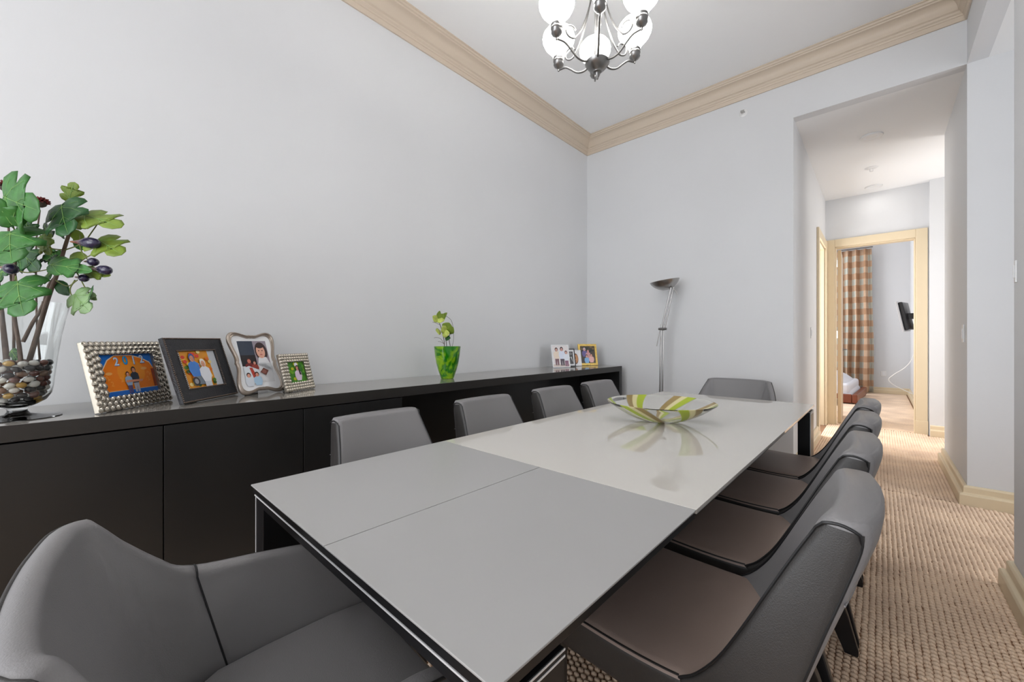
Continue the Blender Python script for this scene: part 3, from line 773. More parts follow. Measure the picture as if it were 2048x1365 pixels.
# 3: shaped frame
def ornate(w_, h_, sc):
    q = [(0, .90), (.08, .905), (.2, .90), (.38, .94), (.56, .985), (.72, 1.0), (.86, .97), (.96, .89), (1.0, .76), (.985, .62), (.94, .46), (.88, .30), (.85, .16), (.86, .06), (.89, 0)]
    q = cr(q, 3)
    pts = q + [(x, -y) for x, y in q[-2::-1]]; pts = pts + [(-x, y) for x, y in pts[-2:0:-1]]
    return [(x * (w_ / 2 - sc), h_ / 2 + y * (h_ / 2 - sc)) for x, y in pts]
r, w_, th = frame_root((-2.350, .560), (-2.420, .790), 22, 'tall taupe frame with a scalloped outline and a photo collage', G1, 0)
w_ = .245; H = .345
rings = []
for sc, z in ((.002, 0), (0, .008), (.004, .017), (.010, .019), (.013, .014), (.017, .016), (.020, .010), (.0205, .006)):
    rings.append([Vector((x, y, z)) for x, y in ornate(w_, H, sc)])
MB().loft(rings, True, False).build('frame', M['pewter'], r, True)
MB().prism(ornate(w_, H, .019), .0005, .0065).build('mat_board', M['whitecard'], r)
stand(r, H, th, M['tv'])
p = Pic(.150, .235); p.rect(0, 0, 1, 1, (222, 222, 224)); p.rect(0, .66, .52, 1, (52, 62, 78)); p.rect(0, .40, .52, .66, (34, 30, 34))
p.rect(.52, .45, 1, 1, (150, 140, 150)); p.ell(.76, .74, .22, .23, (62, 46, 46)); p.poly([(.56, .45), (.98, .45), (.9, .60), (.62, .60)], (228, 228, 232))
p.ell(.74, .74, .155, .165, (224, 168, 146)); p.ell(.68, .76, .025, .012, (40, 26, 26), 10); p.ell(.80, .76, .025, .012, (40, 26, 26), 10); p.ell(.74, .665, .05, .012, (190, 96, 92), 10); p.ell(.74, .71, .014, .018, (206, 146, 124), 8)
p.ell(.74, .88, .15, .06, (62, 46, 46))
p.person(.25, .52, .11, (60, 30, 26), (206, 120, 100), (110, 36, 36)); p.person(.42, .47, .08, (50, 34, 30), (216, 150, 130), (150, 60, 50))
p.poly([(.0, .0), (.52, 0), (.52, .30), (.2, .40), (0, .36)], (214, 220, 226)); p.poly([(.2, .36), (.3, .36), (.42, .08), (.28, .08)], (176, 60, 46))
p.person(.12, .18, .10, (50, 30, 30), (220, 160, 140), (210, 216, 224)); p.person(.40, .19, .10, (40, 26, 26), (220, 150, 130), (170, 200, 224))
p.poly([(.54, .24), (.68, .34), (.84, .27), (.72, .16)], (120, 74, 66)); p.ell(.68, .25, .08, .05, (150, 100, 90)); p.poly([(.5, .44), (.62, .47), (.8, .46), (.96, .3), (.99, .12), (1, .44)], (206, 208, 212))
p.build(r, .0, H / 2 + .005, .007)
# 4: small hammered frame
r, w_, th = frame_root((-2.333, .760), (-2.454, .951), 15, 'small square hammered silver frame with a girl on green grass', G1, 0)
w_ = .225; H = .208
ring_frame(r, w_, H, .046, .018, M['framebody'])
hammered(r, w_, H, .046, .018, M['champagne'], 13, 12)
MB().box(-w_ / 2 + .008, w_ / 2 - .008, .008, H - .008, .001, .007).build('backing', M['tv'], r)
stand(r, H, th, M['tv'])
p = Pic(w_ - .092, H - .092); p.rect(0, 0, 1, 1, (70, 140, 30))
for i in range(24): p.ell(random.random() * .9 + .05, random.random() * .9 + .05, .09, .08, random.choice([(110, 170, 30), (50, 120, 30), (190, 200, 30), (90, 160, 50)]), 9)
p.ell(.53, .86, .10, .10, (240, 240, 244)); p.person(.56, .68, .24, (46, 28, 28), (214, 150, 130), (226, 206, 226)); p.poly([(.60, .70), (.66, .72), (.74, .35), (.64, .35)], (46, 28, 28))
p.build(r, 0, H / 2, .0085)

# right-hand group in the corner
G2 = 'photo frames at the far corner end of the sideboard'
def small_frame(A, B, H, lean, label, bw_, mf, cols, mfw=None, t=.012):
    r, w_, th = frame_root(A, B, lean, label, G2, 0)
    ring_frame(r, w_, H, bw_, t, mf, bv=.001)
    MB().box(-w_ / 2 + .004, w_ / 2 - .004, .004, H - .004, .001, t - .004).build('backing', M['whitecard'], r)
    stand(r, H, th, M['tv'])
    p = Pic(w_ - 2 * bw_, H - 2 * bw_); cols(p); p.build(r, 0, H / 2, t - .0035); return r
def pA(p):
    p.rect(0, 0, 1, 1, (222, 216, 216)); p.rect(0, 0, 1, .12, (200, 184, 176))
    p.person(.25, .80, .17, (70, 40, 36), (206, 160, 146), (226, 208, 190), (110, 70, 80)); p.person(.58, .82, .18, (30, 24, 30), (196, 150, 140), (214, 220, 236), (70, 56, 70)); p.person(.84, .66, .15, (60, 34, 34), (214, 166, 150), (222, 226, 236), (130, 84, 110))
def pB(p):
    p.rect(0, 0, 1, 1, (236, 236, 238)); p.rect(.12, .10, .88, .88, (66, 64, 66)); p.ell(.32, .7, .12, .14, (150, 148, 150)); p.ell(.66, .74, .14, .10, (130, 128, 130))
    p.ell(.45, .50, .09, .08, (240, 240, 240)); p.ell(.42, .24, .08, .06, (236, 236, 236)); p.poly([(.6, .55), (.72, .55), (.82, .2)], (220, 220, 220))
def pC(p):
    p.rect(0, 0, 1, 1, (240, 238, 238)); p.ell(.42, .45, .30, .36, (120, 64, 34)); p.ell(.46, .46, .22, .28, (212, 146, 90)); p.ell(.4, .5, .04, .03, (60, 30, 20), 8); p.ell(.44, .3, .07, .02, (150, 60, 50), 8)
def pD(p):
    p.rect(0, 0, 1, 1, (70, 58, 44))
    for i in range(14): p.ell(random.random() * .8 + .1, random.random() * .3 + .65, .09, .07, random.choice([(40, 46, 30), (110, 90, 60), (30, 26, 22)]), 9)
    p.person(.28, .80, .17, (200, 190, 200), (216, 160, 150), (110, 100, 160)); p.person(.52, .70, .17, (90, 60, 56), (214, 150, 146), (206, 150, 150)); p.person(.40, .40, .16, (60, 40, 36), (220, 166, 150), (130, 180, 226)); p.person(.72, .46, .17, (50, 34, 32), (220, 160, 140), (228, 176, 170))
small_frame((-2.475, 3.33), (-2.385, 3.51), .240, 12, 'borderless white family photo block, largest left one of the corner frames', .008, M['whitecard'], pA)
small_frame((-2.490, 3.555), (-2.425, 3.675), .195, 12, 'small black frame with a black-and-white photo in the corner group', .010, M['tv'], pB)
small_frame((-2.490, 3.70), (-2.430, 3.80), .178, 12, 'small white card photo with an orange face between the black and gold frames', .006, M['whitecard'], pC)
small_frame((-2.500, 3.86), (-2.375, 4.05), .245, 12, 'ornate gold frame with a family photo, rightmost on the sideboard', .024, M['gold'], pD)

# ------------------------------------------------------------------ large glass vase with fig branches, stones
VX, VY = -2.294, -.135
vs_ = thing('glass_vase', 'tall clear glass footed vase with fig branches, at the sideboard left end', 'vase', (VX, VY, CZ))
po = [(.001, 0), (.108, 0), (.110, .003), (.060, .008), (.030, .016), (.024, .026), (.026, .036), (.045, .046), (.070, .062), (.083, .085), (.088, .115), (.092, .160), (.098, .220), (.108, .300), (.120, .370), (.1302, .415), (.1305, .418)]
pi = [(.1288, .418), (.1280, .415), (.1175, .370), (.1055, .300), (.0955, .220), (.0893, .160), (.0853, .115), (.080, .088), (.066, .068), (.040, .054), (.012, .050), (.001, .050)]
MB().lathe(po + pi, 48).build('vase_body', M['glass'], vs_, True)
def rad_at(z):
    pr = sorted([(b, a) for a, b in pi]); 
    for (z0, r0), (z1, r1) in zip(pr[:-1], pr[1:]):
        if z0 <= z <= z1: return r0 + (r1 - r0) * (z - z0) / max(1e-6, z1 - z0)
    return .09
pebc = [('white', (224, 222, 216), 8), ('black', (48, 48, 52), 6), ('maroon', (104, 60, 52), 7), ('mustard', (200, 160, 80), 2), ('grey', (120, 116, 112), 4), ('brown', (128, 100, 84), 5)]
pool = [c for c in pebc for _ in range(c[2])]
pm = {c[0]: mat('pebble_' + c[0], lin(c[1]), 0.25, var=.12, vscale=40, coat=.3) for c in pebc}
sph = {}
for c in pebc:
    me = MB().ellipsoid((0, 0, 0), (1, 1, 1), None, 12, 8); o = me.build('river_pebble', pm[c[0]], None, True); sph[c[0]] = o.data; bpy.data.objects.remove(o)
z = .068; lay = 0
while z < .205:
    for ringk, fr_ in enumerate((1.0, .52)):
        R = rad_at(z) - .0165 if fr_ == 1.0 else (rad_at(z) - .0165) * .45
        if R < .008 or (fr_ != 1.0 and z < .17): continue
        n = max(1, int(2 * PI * R / .0300))
        for i in range(n):
            a = 2 * PI * (i + .5 * (lay % 2) + random.uniform(-.1, .1)) / n
            c = random.choice(pool)[0]
            o = link('river_pebble', sph[c]); s = random.uniform(.85, 1.05)
            o.location = (VX + R * math.cos(a), VY + R * math.sin(a), CZ + z + random.uniform(-.002, .002) + (0 if fr_ == 1 else .004))
            o.scale = (.0125 * s * random.uniform(.8, 1.0), .0162 * s * random.uniform(.85, 1.05), .0110 * s)
            o.rotation_euler = (random.uniform(-.5, .5), random.uniform(-.3, .3), a + random.uniform(-.2, .2))
            rel = (math.degrees(a) - math.degrees(math.atan2(-VY, -VX)) + 360) % 360
            side = ['nearest the camera', 'front right', 'right side', 'back right', 'against the wall side', 'back left', 'left side', 'front left'][int(((rel + 22.5) % 360) // 45)]
            rowsn = ['bottom', 'second', 'third', 'fourth', 'fifth', 'sixth', 'seventh', 'top', 'top'][min(lay, 8)]
            tag(o, '%s pebble in the glass vase, %s row%s, %s' % (c, rowsn, ' middle' if fr_ != 1 else '', side), 'pebble', 'pebbles in the glass vase')
    z += .0185; lay += 1

RT = Vector((math.cos(YAW), math.sin(YAW), 0)); FW = Vector((-math.sin(YAW), math.cos(YAW), 0)); UP = Vector((0, 0, 1))
def at(u, v, d): return RT * ((u - 1024) / 803 * d) + FW * d + Vector((0, 0, CAM_H - (v - 682) / 803 * d))
pl = thing('fig_branches', 'artificial fig branches with lobed green leaves, purple figs and red blooms in glass vase', 'plant', (VX, VY, CZ + .2))
pinv = Vector((VX, VY, CZ + .2))
def lt(p): return p - pinv
def branch(pts, r0, r1, m='bark', name='branch'):
    P = cr([tuple(lt(at(*p))) for p in pts], 5); n = len(P)
    b = MB(); b.tube(P, [r0 + (r1 - r0) * i / (n - 1) for i in range(n)], 8); return b.build(name, M[m], pl, True)
branch([(56, 730, 1.46), (68, 690, 1.46), (95, 600, 1.46), (114, 548, 1.46), (128, 500, 1.46), (141, 458, 1.45)], .008, .005)
branch([(42, 728, 1.42), (38, 690, 1.42), (28, 620, 1.43), (30, 520, 1.42), (32, 470, 1.41)], .0065, .004)
branch([(14, 728, 1.47), (10, 690, 1.48), (2, 620, 1.5), (-10, 520, 1.5)], .009, .006)
branch([(46, 684, 1.50), (66, 645, 1.52), (86, 612, 1.52), (98, 570, 1.53), (120, 545, 1.53)], .006, .004)
branch([(80, 720, 1.53), (74, 640, 1.53), (72, 560, 1.53), (73, 480, 1.53), (80, 420, 1.52)], .0035, .0022)
branch([(28, 720, 1.50), (27, 640, 1.50), (20, 520, 1.50), (14, 380, 1.48)], .004, .003)
for ps in ([(130, 500, 1.46), (165, 486, 1.42), (185, 462, 1.42), (200, 440, 1.42)], [(141, 458, 1.45), (150, 430, 1.45), (142, 402, 1.44)], [(114, 548, 1.46), (140, 545, 1.44), (165, 520, 1.42), (200, 500, 1.41)],
           [(125, 520, 1.46), (150, 540, 1.44), (170, 575, 1.43), (180, 590, 1.43)], [(141, 458, 1.45), (120, 450, 1.43), (105, 430, 1.42)], [(32, 540, 1.42), (55, 545, 1.43), (90, 540, 1.44), (120, 532, 1.44)],
           [(110, 560, 1.46), (135, 572, 1.45), (155, 560, 1.42)], [(32, 470, 1.41), (26, 450, 1.38), (22, 430, 1.36)], [(30, 560, 1.40), (32, 552, 1.38), (34, 570, 1.36)], [(150, 560, 1.43), (140, 580, 1.43), (150, 605, 1.42)],
           [(130, 500, 1.46), (100, 495, 1.44), (80, 470, 1.43)], [(160, 470, 1.43), (162, 500, 1.42), (180, 525, 1.42)]):
    branch(ps, .0022, .0016, 'stem', 'stalk')
def leaf_shape(kind):
    if kind == 'fig':
        half = [(0, -.02), (.14, -.10), (.30, -.04), (.43, .08), (.47, .20), (.36, .27), (.27, .30), (.38, .38), (.48, .52), (.46, .66), (.35, .66), (.22, .58), (.20, .66), (.24, .82), (.16, .95), (0, 1.02)]
    elif kind == 'tri':
        half = [(0, -.02), (.12, -.02), (.27, .10), (.33, .28), (.26, .42), (.34, .58), (.30, .72), (.16, .70), (.15, .84), (.08, .96), (0, 1.0)]
    else:
        half = [(0, 0), (.12, .05), (.24, .2), (.30, .4), (.27, .62), (.16, .84), (.06, .96), (0, 1.0)]
    return half
def leaf(base, tip, wf, m, kind='fig', curl=.12, roll=0.0, parent=pl, inv=pinv, name='leaf', vein=True):
    """blade from base to tip (world points); facing the viewer side of the room with some roll"""
    base, tip = Vector(base), Vector(tip); ax = tip - base; L = ax.length; ax.normalize()
    nrm = (-FW * 1.0 + UP * .35); nrm = (nrm - ax * nrm.dot(ax)).normalized()
    nrm = Matrix.Rotation(roll, 3, ax) @ nrm
    sd = ax.cross(nrm)
    half = leaf_shape(kind); half = half[:1] + half[1:]
    vs = []; fs = []; ring = []
    cols = (1.0, .66, .33, 0, -.33, -.66, -1.0)
    # build as fan rows: for each outline station connect to the midrib
    st = half; n = len(st)
    for (x, y) in st:
        ymid = max(0.0, min(1.0, .12 + y * .86)) if kind != 'oval' else y
        for c in cols:
            xx = x * c * wf; yy = ymid + (y - ymid) * abs(c)
            zz = .16 * abs(xx) * (1 - abs(c) * .8) * 1.0 - curl * (yy - .35) ** 2 - .30 * xx * xx + .02 * math.sin(9 * yy + 6 * abs(xx)) * abs(c)
            vs.append(base - inv + (sd * xx + ax * yy + nrm * zz) * L)
    k = len(cols)
    for i in range(n - 1):
        for j in range(k - 1):
            fs.append((i * k + j, i * k + j + 1, (i + 1) * k + j + 1, (i + 1) * k + j))
    me = bpy.data.meshes.new(name); me.from_pydata([tuple(v) for v in vs], [], fs)
    b = bmesh.new(); b.from_mesh(me); bmesh.ops.remove_doubles(b, verts=b.verts, dist=L * .004); bmesh.ops.recalc_face_normals(b, faces=b.faces); b.to_mesh(me); b.free()
    me.polygons.foreach_set('use_smooth', [True] * len(me.polygons)); me.materials.append(M[m])
    o = link(name, me, parent)
    s = o.modifiers.new('thick', 'SOLIDIFY'); s.thickness = .0012
    if vein and kind != 'oval':
        b = MB()
        def pt(x, y): return base - inv + (sd * x * wf + ax * y + nrm * (.0 + .16 * abs(x * wf) * .5 - curl * (y - .35) ** 2 - .3 * (x * wf) ** 2 + .006)) * L
        b.tube([pt(0, t) for t in (0, .25, .5, .75, .95)], [.0011, .001, .0009, .0006, .0003], 5)
        for sx in (-1, 1):
            b.tube([pt(0, .10), pt(sx * .2, .32), pt(sx * .36, .56)], [.0009, .0007, .0003], 5)
            b.tube([pt(0, .08), pt(sx * .18, .13), pt(sx * .34, .17)], [.0008, .0006, .0003], 5)
            b.tube([pt(0, .45), pt(sx * .09, .6), pt(sx * .14, .74)], [.0006, .0005, .0003], 5)
        v = b.build('vein', M['vein'], o, True)
    return o
LV = [((4, 392, 1.36), (70, 420, 1.30), 1.1, 'leaf2', 'fig', .5), ((20, 462, 1.36), (20, 522, 1.30), 1.35, 'leaf2', 'fig', -.2), ((122, 408, 1.40), (132, 466, 1.35), 1.25, 'leaf1', 'fig', .1),
      ((138, 400, 1.44), (148, 364, 1.44), 1.15, 'leaf3', 'fig', .4), ((162, 428, 1.42), (238, 450, 1.38), .75, 'leaf3', 'fig', -.5), ((194, 478, 1.42), (240, 506, 1.38), .95, 'leaf3', 'fig', -.4),
      ((24, 450, 1.35), (-14, 395, 1.30), 1.2, 'leaf2', 'fig', .3), ((82, 470, 1.43), (98, 508, 1.40), 1.1, 'leaf3', 'tri', .2), ((34, 562, 1.36), (44, 628, 1.31), 1.25, 'leaf2', 'fig', -.15),
      ((96, 528, 1.42), (178, 540, 1.36), .55, 'leaf2', 'tri', .1), ((38, 498, 1.46), (74, 540, 1.44), 1.0, 'leaf1', 'fig', .2), ((148, 588, 1.42), (176, 622, 1.40), 1.2, 'leaf4', 'fig', .1),
      ((186, 572, 1.42), (176, 606, 1.40), .8, 'leaf1', 'tri', .6), ((110, 508, 1.48), (74, 524, 1.46), .9, 'leafD', 'fig', .2), ((112, 562, 1.47), (136, 590, 1.45), .9, 'leaf1', 'oval', 0), ((102, 545, 1.49), (78, 572, 1.48), 1.0, 'leaf1', 'tri', .2),
      ((138, 515, 1.45), (172, 512, 1.43), .9, 'leaf3', 'oval', .2), ((168, 542, 1.44), (218, 550, 1.40), .55, 'leaf3', 'tri', .3), ((144, 458, 1.46), (166, 486, 1.46), 1.0, 'leaf3', 'oval', -.3),
      ((10, 440, 1.42), (30, 438, 1.38), 1.0, 'leaf4', 'oval', .2), ((150, 452, 1.47), (182, 448, 1.46), .7, 'leaf3', 'tri', .5), ((22, 700, 1.44), (36, 722, 1.42), .9, 'leaf1', 'tri', .2),
      ((8, 540, 1.42), (-20, 570, 1.40), 1.1, 'leaf1', 'fig', .2), ((100, 474, 1.49), (86, 446, 1.49), 1.1, 'leafD', 'fig', -.4), ((-10, 480, 1.42), (-60, 470, 1.38), 1.1, 'leaf2', 'fig', .1), ((-8, 520, 1.45), (-70, 550, 1.42), 1.1, 'leaf1', 'fig', .1),
      ((150, 420, 1.47), (172, 438, 1.47), .8, 'leaf4', 'tri', .3), ((60, 470, 1.47), (50, 440, 1.48), 1.1, 'leaf1', 'fig', .3), ((165, 500, 1.46), (150, 470, 1.47), .9, 'leaf2', 'oval', .3), ((120, 532, 1.47), (96, 494, 1.48), 1.0, 'leaf2', 'tri', .3), ((-5, 430, 1.4), (-40, 400, 1.4), 1.2, 'leaf2', 'fig', .1),
      ((176, 585, 1.43), (192, 600, 1.42), 1.0, 'leaf4', 'oval', .3), ((30, 540, 1.45), (0, 500, 1.45), 1.1, 'leaf1', 'fig', .1), ((118, 455, 1.46), (128, 478, 1.46), 1.0, 'leaf1', 'oval', .5)]
for a, b_, wf, m, kd, ro in LV: leaf(at(*a), at(*b_), wf * .93, m, kd, .12, ro)
def fig(a, b_, r):
    a, b_ = at(*a), at(*b_); ax = b_ - a; L = ax.length
    q = ax.to_track_quat('Z', 'Y').to_matrix().to_4x4()
    pr = [(.0015, 0), (r * .18, L * .05), (r * .28, L * .22), (r * .55, L * .42), (r * .92, L * .62), (r, L * .76), (r * .8, L * .92), (r * .3, L * 1.0), (.001, L * 1.01)]
    o = MB().lathe(pr, 20).build('fig_fruit', M['fig'], pl, True)
    q.translation = lt(a); o.matrix_local = q
fig((140, 483, 1.41), (197, 487, 1.38), .0195); fig((168, 523, 1.42), (193, 524, 1.40), .0145); fig((180, 537, 1.42), (220, 541, 1.39), .0165); fig((150, 554, 1.41), (174, 557, 1.40), .0135); fig((0, 534, 1.38), (30, 539, 1.36), .018)
def bloom(c, r):
    c = at(*c); b = MB()
    for k in range(46):
        th = math.acos(1 - 1.5 * (k + .5) / 46); ph = k * 2.399
        d = Vector((math.sin(th) * math.cos(ph), math.sin(th) * math.sin(ph), math.cos(th)))
        q = d.to_track_quat('Z', 'Y').to_matrix().to_4x4()
        b.ellipsoid(lt(c) + Vector((d.x * r * .8, d.y * r * .8, d.z * r * .45)), (.0042, .0030, .0075), q, 6, 4)
    b.build('bloom', M['red'], pl, True)
    MB().lathe([(.004, -.022), (.013, -.016), (.018, -.004), (.012, .004)], 12, c=lt(c)).build('bloom_cup', M['twig'], pl, True)
bloom((82, 403, 1.51), .024); bloom((12, 372, 1.47), .030)

# ------------------------------------------------------------------ small green vase with flower sprig
gx, gy = -2.357, 1.870
gv = thing('green_vase', 'bright green swirled glass vase on the middle of the sideboard', 'vase', (gx, gy, CZ))
go = [(.001, 0), (.043, 0), (.047, .004), (.052, .02), (.068, .065), (.082, .115), (.091, .170), (.0955, .215), (.098, .238)]
gi = [(.0945, .238), (.092, .215), (.0875, .170), (.078, .115), (.063, .065), (.045, .022), (.001, .018)]
MB().lathe(go + gi, 48).build('vase_body', M['green'], gv, True)
sp_ = thing('flower_sprig', 'artificial sprig with lime petals and thin twigs standing in the green vase', 'flowers', (gx, gy, CZ + .03))
sinv = Vector((gx, gy, CZ + .03))
def gat(u, v, d=2.97): return at(u, v, d)
for ps in ([(893, 745), (889, 700), (888, 680), (882, 655), (877, 642)], [(897, 745), (893, 690), (891, 672), (900, 660)], [(899, 745), (901, 700), (898, 676), (903, 662)], [(902, 700), (907, 680), (906, 655), (902, 640), (892, 632)],
           [(889, 690), (882, 678), (873, 675), (868, 676)], [(889, 688), (882, 684), (876, 683)], [(880, 650), (872, 646), (865, 644)]):
    P = cr([tuple(gat(*p) - sinv) for p in ps], 5); MB().tube(P, .0026 if ps[0][1] > 740 else .0014, 6).build('twig', M['twig'], sp_, True)
for a, b_, wf, m in (((878, 642), (866, 632), 1.5, 'orchid'), ((878, 643), (887, 628), 1.3, 'leaf3'), ((877, 640), (879, 622), .9, 'leaf3'), ((880, 642), (893, 625), .9, 'leaf3'), ((872, 640), (888, 640), 1.0, 'orchid'),
                     ((882, 664), (872, 660), 2.0, 'orchid'), ((884, 668), (898, 666), 1.5, 'orchid'), ((892, 662), (898, 646), 2.0, 'leaf3'), ((897, 664), (906, 655), 1.8, 'leaf3'), ((893, 666), (886, 652), 1.6, 'orchid'), ((890, 676), (900, 676), 1.2, 'leaf1'), ((899, 668), (902, 652), 1.4, 'leaf3')):
    leaf(gat(*a), gat(*b_, 2.93), wf, m, 'oval', .2, random.uniform(-.5, .5), sp_, sinv, 'petal', False)

# ------------------------------------------------------------------ floor lamp
lx, ly = -1.645, 4.03
lamp = thing('floor_lamp', 'slim brushed steel torchiere with a tilted dish head in the far corner by the wall', 'floor lamp', (lx, ly, 0))
MB().lathe([(.001, .006), (.13, .006), (.13, .018), (.12, .024), (.02, .030), (.001, .030)], 32).build('base', M['steel'], lamp, True)
zk = CAM_H + .118
kx = .030
for s in (-1, 1):
    MB().tube([RT * (s * .0125) + Vector((0, 0, .028)), RT * (s * .0125) + Vector((kx * .9, 0, zk + .05))], .0085, 10).build('pole', M['steel'], lamp, True)
J = Vector((kx, 0, zk)); T = Vector((.125, .0, 1.695))
for s in (-1, 1):
    e = RT * (s * .0145)
    MB().tube([J + e, T + e * .9], .0080, 10).build('upper_arm', M['steel'], lamp, True)
MB().lathe([(.014, -.03), (.014, .03)], 16, mtx=Matrix.Translation(J) @ Matrix.Rotation(PI / 2, 4, 'X') @ Matrix.Rotation(.5, 4, 'Y')).tube([J + Vector((-.035, -.02, .004)), J + Vector((.045, -.02, .004))], .012, 10).build('joint', M['darksteel'], lamp, True)
MB().tube([J + Vector((-.02, -.02, 0)), J + Vector((-.055, -.02, -.17))], .005, 8).build('counter_arm', M['steel'], lamp, True)
MB().tube([J + Vector((.0, -.02, -.02)), J + Vector((-.02, -.02, -.17))], .004, 8).build('counter_arm', M['steel'], lamp, True)
MB().tube([T + Vector((-.02, 0, .03)), T + Vector((.05, 0, -.07))], .005, 8).build('dimmer_handle', M['steel'], lamp, True)
tilt = Matrix.Translation(T + Vector((-.075, .0, .055))) @ Matrix.Rotation(math.radians(9), 4, RT.cross(Vector((0, 0, 1)))) 
dp = [(r_, z_ * 1.5) for r_, z_ in [(.001, -.052), (.03, -.050), (.07, -.040), (.105, -.024), (.130, -.006), (.143, .012), (.140, .013), (.127, -.002), (.10, -.019), (.06, -.035), (.001, -.045)]]
MB().lathe(dp, 48, mtx=tilt).build('dish_shade', M['steel'], lamp, True)
MB().tube([T, T + Vector((-.03, 0, .012)), T + Vector((-.07, 0, .012))], .009, 10).build('swivel', M['darksteel'], lamp, True)

# ------------------------------------------------------------------ chandelier
D = 1.90
hub = at(1194.5, 126, D)
HX, HY, HZ = hub
chd = thing('chandelier', 'brushed nickel six-arm chandelier with opal glass shades over the table', 'chandelier', (HX, HY, HZ))
MB().lathe([(.001, -.078), (.0045, -.076), (.006, -.070), (.005, -.060), (.009, -.055), (.010, -.046), (.020, -.043), (.022, -.038), (.032, -.032), (.046, -.018), (.056, -.004), (.0575, .002), (.053, .006), (.02, .010), (.001, .010)], 32).build('hub_bowl', M['darksteel'], chd, True)
MB().tube([(0, 0, .008), (0, 0, .40)], .0065, 12).lathe([(.001, .40), (.03, .40), (.034, .415), (.03, .44), (.012, .47), (.012, .50), (.001, .50)], 24).build('column', M['steel'], chd, True)
MB().tube([(0, 0, .50), (0, 0, ZC - HZ - .03)], .0055, 10).build('hanging_rod', M['steel'], chd, True)
MB().lathe([(.012, ZC - HZ - .045), (.05, ZC - HZ - .03), (.062, ZC - HZ - .008), (.062, ZC - HZ - .001), (.001, ZC - HZ - .001)], 28).build('canopy', M['darksteel'], chd, True)
az0 = math.atan2(-HY, -HX) + math.radians(3)
Rr = .215; zs = .063
def radial(pts, ang, off=0):
    c, s = math.cos(ang), math.sin(ang)
    return [(x * c - off * s, x * s + off * c, z_) for x, z_ in pts]
for k in range(6):
    a = az0 + k * PI / 3
    arm = MB().tube(radial(cr([(.045, .0), (.075, -.008), (.11, .002), (.145, .032), (.175, .054), (Rr - .008, .058), (Rr, zs)], 5), a), .0048, 8).build('arm', M['armsteel'], chd, True)
    sc = [(.018, .42), (.028, .33), (.055, .22), (.09, .13), (.125, .082)]
    cx, cz, r0 = .142, .108, .032
    for j in range(13):
        q = -2.2 + j * .42; sc.append((cx + r0 * math.cos(q) * (1 - j * .02), cz + r0 * math.sin(q) * (1 - j * .02)))
    MB().tube(radial(cr(sc, 3), a, .006), .0040, 7).build('scroll', M['armsteel'], chd, True)
    c = (Rr * math.cos(a), Rr * math.sin(a), zs)
    MB().lathe([(.001, -.012), (.004, -.011), (.0055, -.005), (.004, .0), (.007, .003), (.022, .014), (.026, .022), (.022, .025), (.024, .028), (.0245, .036), (.027, .038), (.027, .045), (.025, .047), (.027, .050), (.027, .058), (.001, .058)], 24, c=c).build('socket_cup', M['darksteel'], chd, True)
    so = [(.023, .052), (.029, .064), (.037, .080), (.052, .097), (.069, .117), (.079, .139), (.081, .156), (.076, .174), (.064, .190)]
    si = [(.061, .189), (.073, .173), (.078, .156), (.076, .139), (.066, .119), (.049, .099), (.034, .082), (.026, .067), (.001, .060)]
    MB().lathe([(.001, .056)] + so + si, 28, c=c).build('glass_shade', M['opal'], chd, True)

# ------------------------------------------------------------------ small fittings
def plate(name, label, cat, loc, nrm, wd, ht, rocker=True, group=None):
    ang = math.atan2(nrm[1], nrm[0]) + PI / 2
    t = thing(name, label, cat, loc, ang, group)
    p = MB().box(-wd / 2, wd / 2, -.007, 0, -ht / 2, ht / 2).build('plate', M['plastic'], t); bevel(p, .0025)
    if rocker:
        p = MB().box(-wd * .22, wd * .22, -.011, -.007, -ht * .28, ht * .28).build('rocker', M['whitecard'], t); bevel(p, .0015)
    return t
plate('light_switch', 'white light switch on the hall left wall, this side of the doorway', 'light switch', (XH, 5.5, 1.25), (1, 0), .075, .12)
plate('light_switch', 'white light switch on the hall right wall at the alcove corner', 'light switch', (XR, 4.42, 1.215), (-1, 0), .075, .13)
plate('wall_control', 'narrow white wall control high at the edge of the right wall', 'wall control', (XR, ALC - .05, 1.475), (-1, 0), .024, .10)
so_ = plate('wall_socket', 'white socket low on the bedroom far wall by the cable', 'socket', (.075, BY, .44), (0, -1), .09, .12)
def ceil_disc(name, label, cat, x, y, z, r):
    t = thing(name, label, cat, (x, y, z))
    MB().lathe([(r * .7, -.004), (r * .98, -.012), (r, -.006), (r, -.0005), (r * .7, -.0005)], 32).build('trim_ring', M['plastic'], t, True)
    MB().lathe([(.001, -.003), (r * .5, -.004), (r * .72, -.006), (r * .72, -.0006), (.001, -.0006)], 32).build('lens', M['whitecard'], t, True)
    l = bpy.data.lights.new('downlight_fill', 'AREA'); l.shape = 'DISK'; l.size = .09; l.energy = .6; l.color = (1, .97, .93)  # added fill under an unlit fitting, brightens hall floor and walls
    lo = bpy.data.objects.new('downlight_fill', l); C.objects.link(lo); lo.parent = t; lo.location = (0, 0, -.02)
    return t
ceil_disc('recessed_light', 'round white recessed ceiling light nearer the dining room in the hall', 'ceiling light', -.053, 5.16, ZH, .085)
ceil_disc('recessed_light', 'round white recessed ceiling light farther down the hall by the bedroom door', 'ceiling light', -.05, 6.86, ZH, .085)
t = thing('smoke_detector', 'small white sprinkler head on the hall ceiling between the two recessed lights', 'sprinkler', (-.063, 6.10, ZH))
MB().lathe([(.001, -.012), (.03, -.012), (.055, -.006), (.058, -.0005), (.001, -.0005)], 24).build('cover', M['plastic'], t, True)
